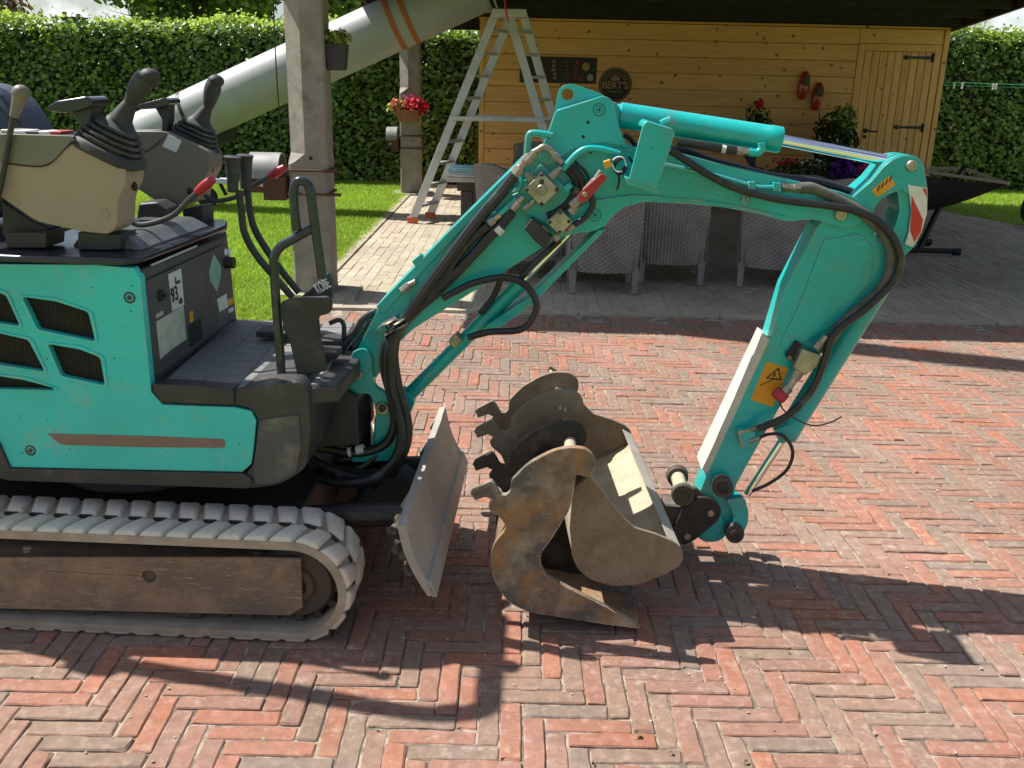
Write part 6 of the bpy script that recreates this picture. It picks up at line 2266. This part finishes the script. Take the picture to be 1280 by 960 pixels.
# auxiliary valve on the arm
av = plate('aux_coupling', [(1003, 436), (1027, 444), (1022, 458), (1007, 470), (992, 460)], AW - .055, .045, 'zinc', ARM, .004)
fitting([(1020, 436), (1026, 428), (1033, 420)], AW - .04, 6.5, par=av)
fitting([(1000, 462), (994, 472), (986, 484), (978, 492)], AW - .04, 7.5, par=av)
plate('valve_mount', rnd([(982, 446), (996, 426), (1004, 432), (1000, 444), (990, 452)], 3), AW - .02, .022, 'dark_steel', av, .003)
pin(av, 987, 447, AW - .02, 3.2, 'zinc', .006, name='bolt')
bm = BM()
A, B_ = P(980, 489, AW - .04), P(969, 500, AW - .04)
lathe(bm, A, B_ - A, [(0, 0), (0, .018), (.004, .022), (.026, .023), (.032, .018), (.032, 0)], 10)
obj('red_cap', bm, 'red_plastic', av, ang=25)
vb = plate('hose_block', [(922, 538), (938, 536), (944, 540), (946, 556), (930, 560), (925, 552)], AW - .03, .03, 'teal', ARM, .003)
fitting([(938, 536), (946, 536), (952, 534)], AW - .03, 3.6, par=vb)
fitting([(936, 552), (944, 549), (950, 546)], AW - .03, 3.2, par=vb)
plate('block_plate', [(922, 540), (938, 536), (939, 539), (925, 542), (930, 558), (927, 560)], AW - .034, .006, 'zinc', vb, .001)

# ---------------------------------------------------------------- folding roll-over frame above the picture
def ST(z, x, y):
    g = G(x, y)
    return WL(g + Vector((-math.cos(SUN_AZ), math.sin(SUN_AZ), math.tan(SUN_EL))) * (z / math.tan(SUN_EL)))
h0, h1 = ST(1.62, 130, 828), ST(1.90, 582, 900)
h2 = ST(1.92, 626, 775)
bm = BM()
far0 = Vector((h0.x, h0.y + .52, h0.z))
far1 = Vector((h1.x, h1.y + .52, h1.z))
tube(bm, [h0, h0 + (h1 - h0) * .33, h0 + (h1 - h0) * .66, h0 + (h1 - h0) * .9, h1 + Vector((.03, .05, .01)), Vector((h1.x + .04, h1.y + .14, h1.z + .01)), Vector((h1.x + .04, h1.y + .38, h1.z + .01)), far1 + Vector((.03, -.05, .01)), far0 + (far1 - far0) * .9, far0 + (far1 - far0) * .5, far0], .031, 12, 5)
obj('roll_bar', bm, 'charcoal', EX)
bm = BM()
for q in (h0, far0):
    tube(bm, [q, Vector((q.x - .05, q.y, 1.2)), Vector((q.x - .05, q.y, dz0))], .034, 12, 3)
    cyl(bm, q + Vector((.0, -.05, 0)), q + Vector((.0, .05, 0)), .05, n=14)
    box(bm, (q.x - .06, q.y - .045, q.z - .06), (q.x + .02, q.y + .045, q.z + .05))
obj('roll_bar_post', bm, 'charcoal', EX, bev=.005)
# rear of the house, outside the picture
bm = BM()
prism(bm, [Vector((-1.6, .11, .45)), Vector((-1.6, .94, .45)), Vector((-1.72, .80, .45)), Vector((-1.76, .54, .45)), Vector((-1.72, .26, .45))], (0, 0, .50))
obj('counterweight', bm, 'teal_worn', EX, bev=.02)

# ================================================================== SPARE BUCKETS
DW = 0.0
def bucket_root(name, u, w, label):
    p = MO + MU * u + MW * w
    e = empty(name, (p.x, p.y, 0), MYAW)
    tag(e, label, 'bucket', 'spare digger buckets')
    return e, Vector((u, w, 0))
EAR = rnd([(587, 619, 2), (590, 613), (614, 601, 3), (620, 608), (625, 618, 3), (632, 620, 4), (638, 615, 3), (639, 601, 4), (660, 580, 10), (690, 564, 12), (712, 559, 10), (731, 561, 10), (741, 568, 8), (745, 578, 6), (742, 590, 5), (735, 597, 3)], 4, 4)
W1 = .11
B1, off1 = bucket_root('digging_bucket', .66, W1, 'narrow rusty digging bucket in front, its side plate curling down to a pointed tip')
def bplate(root, off, name, pts, w, t, m, bev=.003, du=0.0, dz=0.0, **kw):
    loop = [p - off + Vector((du, 0, dz)) for p in MP(pts, w)]
    bm = BM()
    prism(bm, loop, WV * t)
    return obj(name, bm, m, root, bev=bev, **kw)
side1 = EAR + rnd([(722, 592, 4), (716, 616), (713, 636, 8), (688, 676, 8), (677, 690), (675, 706, 8), (683, 721, 8), (711, 736), (756, 758), (786, 776), (801, 786, 2), (760, 781), (710, 773), (660, 765, 8), (635, 753, 10), (618, 728, 10), (612, 700, 10), (617, 680, 8), (634, 660, 5), (624, 645, 5), (612, 638, 2), (610, 632, 3), (616, 625, 3), (607, 621, 2), (592, 626, 2)], 4, 3)
bplate(B1, off1, 'side_plate', side1, W1, .018, 'rust')
B1W = .245
Bear = [p for p in EAR] + [(722, 592), (712, 640), (688, 672), (640, 680), (626, 650), (612, 638), (610, 632), (616, 625), (607, 621), (592, 626)]
def ear(root, off, w, m, tgt, base_w=W1):
    """an ear plate like the near one, its hook tip brought to the surveyed spot"""
    lp = MP(Bear, base_w)
    t = P(tgt[0], tgt[1], w)
    d = Vector((t.x - lp[0].x, w - base_w, t.z - lp[0].z))
    bm = BM()
    prism(bm, [p + d - off for p in lp], WV * .018)
    return obj('ear', bm, m, root, bev=.003)
ear(B1, off1, W1 + B1W, 'dark_steel', (592, 582))
side1_dark_fill = rnd([(676, 596, 8), (712, 604, 8), (728, 640, 8), (752, 690), (786, 770), (801, 786, 2), (760, 781), (710, 773), (660, 765, 8), (635, 753, 10), (618, 728, 10), (612, 700, 10), (617, 680, 8), (634, 655, 5)], 4, 3)
lp = MP(side1_dark_fill, W1)
bm = BM()
prism(bm, [p - off1 + WV * B1W for p in lp], WV * .016)
obj('side_plate', bm, 'dark_steel', B1, bev=.003)  # mouth closed and near-black to stand in for the shaded inside
def shell(root, off, pts, w, width, t, m, du=0., dz=0., name='shell'):
    q = crv([P(x, y, w) - off for x, y in pts], 5)
    bm = BM()
    n = len(q)
    outer, inner = [], []
    for i, p in enumerate(q):
        tg = (q[min(i + 1, n - 1)] - q[max(i - 1, 0)]).normalized()
        nn = Vector((-tg.z, 0, tg.x))
        inner.append(p + nn * t)
        outer.append(p)
    sh = Vector((du, width, dz))
    loft(bm, [outer + inner[::-1], [p + sh for p in outer] + [p + sh for p in inner[::-1]]])
    return obj(name, bm, m, root, bev=.002)
shell(B1, off1, [(640, 640), (622, 672), (616, 702), (622, 727), (638, 750), (662, 761), (710, 770), (760, 778), (797, 785)], W1 + .019, B1W - .002, .012, 'rust')
for x, y in ((714, 595),):
    bm = BM()
    c = P(x, y, W1) - off1
    cyl(bm, c + WV * .019, c + WV * (B1W - .001), .017, n=14)
    obj('cross_pin', bm, 'mud', B1)
W2, B2W = .155, .76
B2, off2 = bucket_root('ditching_bucket', .86, W2, 'wide ditching bucket nested behind, its pale dusty inside facing right')
DU2, DZ2 = -.085, .055
s2 = rnd([(722, 586, 3), (727, 587), (737, 594), (750, 611), (765, 630), (780, 648), (793, 660), (820, 668), (842, 677, 6), (852, 686, 5), (855, 698, 6), (850, 707, 5), (832, 718), (797, 731), (767, 733), (740, 726, 8), (722, 712, 8), (715, 695), (712, 660), (715, 622)], 3, 3)
bplate(B2, off2, 'side_plate', s2, W2, .012, 'rust_brown', .0025)
lp = MP(s2, W2)
bm = BM()
prism(bm, [p - off2 + Vector((DU2, B2W, DZ2)) for p in lp], WV * .012)
obj('side_plate', bm, 'rust_brown', B2, bev=.0025)
shell(B2, off2, [(723, 588), (716, 620), (713, 660), (716, 694), (723, 710), (742, 724), (768, 730), (798, 728), (831, 715), (849, 704), (853, 690)], W2 + .0125, B2W - .0145, .010, 'mud', DU2, DZ2)
bm = BM()
pA = [P(x, y, W2) - off2 + WV * .012 for x, y in ((838, 682), (853, 690), (855, 694), (839, 686))]
loft(bm, [pA, [p + Vector((DU2, B2W - .014, DZ2)) for p in pA]])
obj('cutting_lip', bm, 'blade_steel', B2, bev=.002)
e1 = ear(B2, off2, .505, 'rust_brown', (594, 541))
e2 = ear(B2, off2, .665, 'rust_brown', (595, 516))
for x, y in ((716, 590),):
    bm = BM()
    c = P(x, y, W1) - off2
    t = P(594, 541, .505) - MP(Bear, W1)[0]
    a = c + Vector((t.x, t.y, t.z))
    t2 = P(595, 516, .665) - MP(Bear, W1)[0]
    b = c + Vector((t2.x, t2.y, t2.z))
    cyl(bm, a + WV * .015, b, .018, n=14)
    obj('cross_pin', bm, 'mud', B2)
bm = BM()
for tg, w in (((594, 541), .505), ((595, 516), .665)):
    t = P(tg[0], tg[1], w) - MP(Bear, W1)[0]
    for x, y in ((711, 583), (718, 585)):
        c = P(x, y, W1) - off2 + Vector(t)
        cyl(bm, c + WV * -.012, c + WV * .003, .006, n=8)
obj('pin_studs', bm, 'mud', B2)
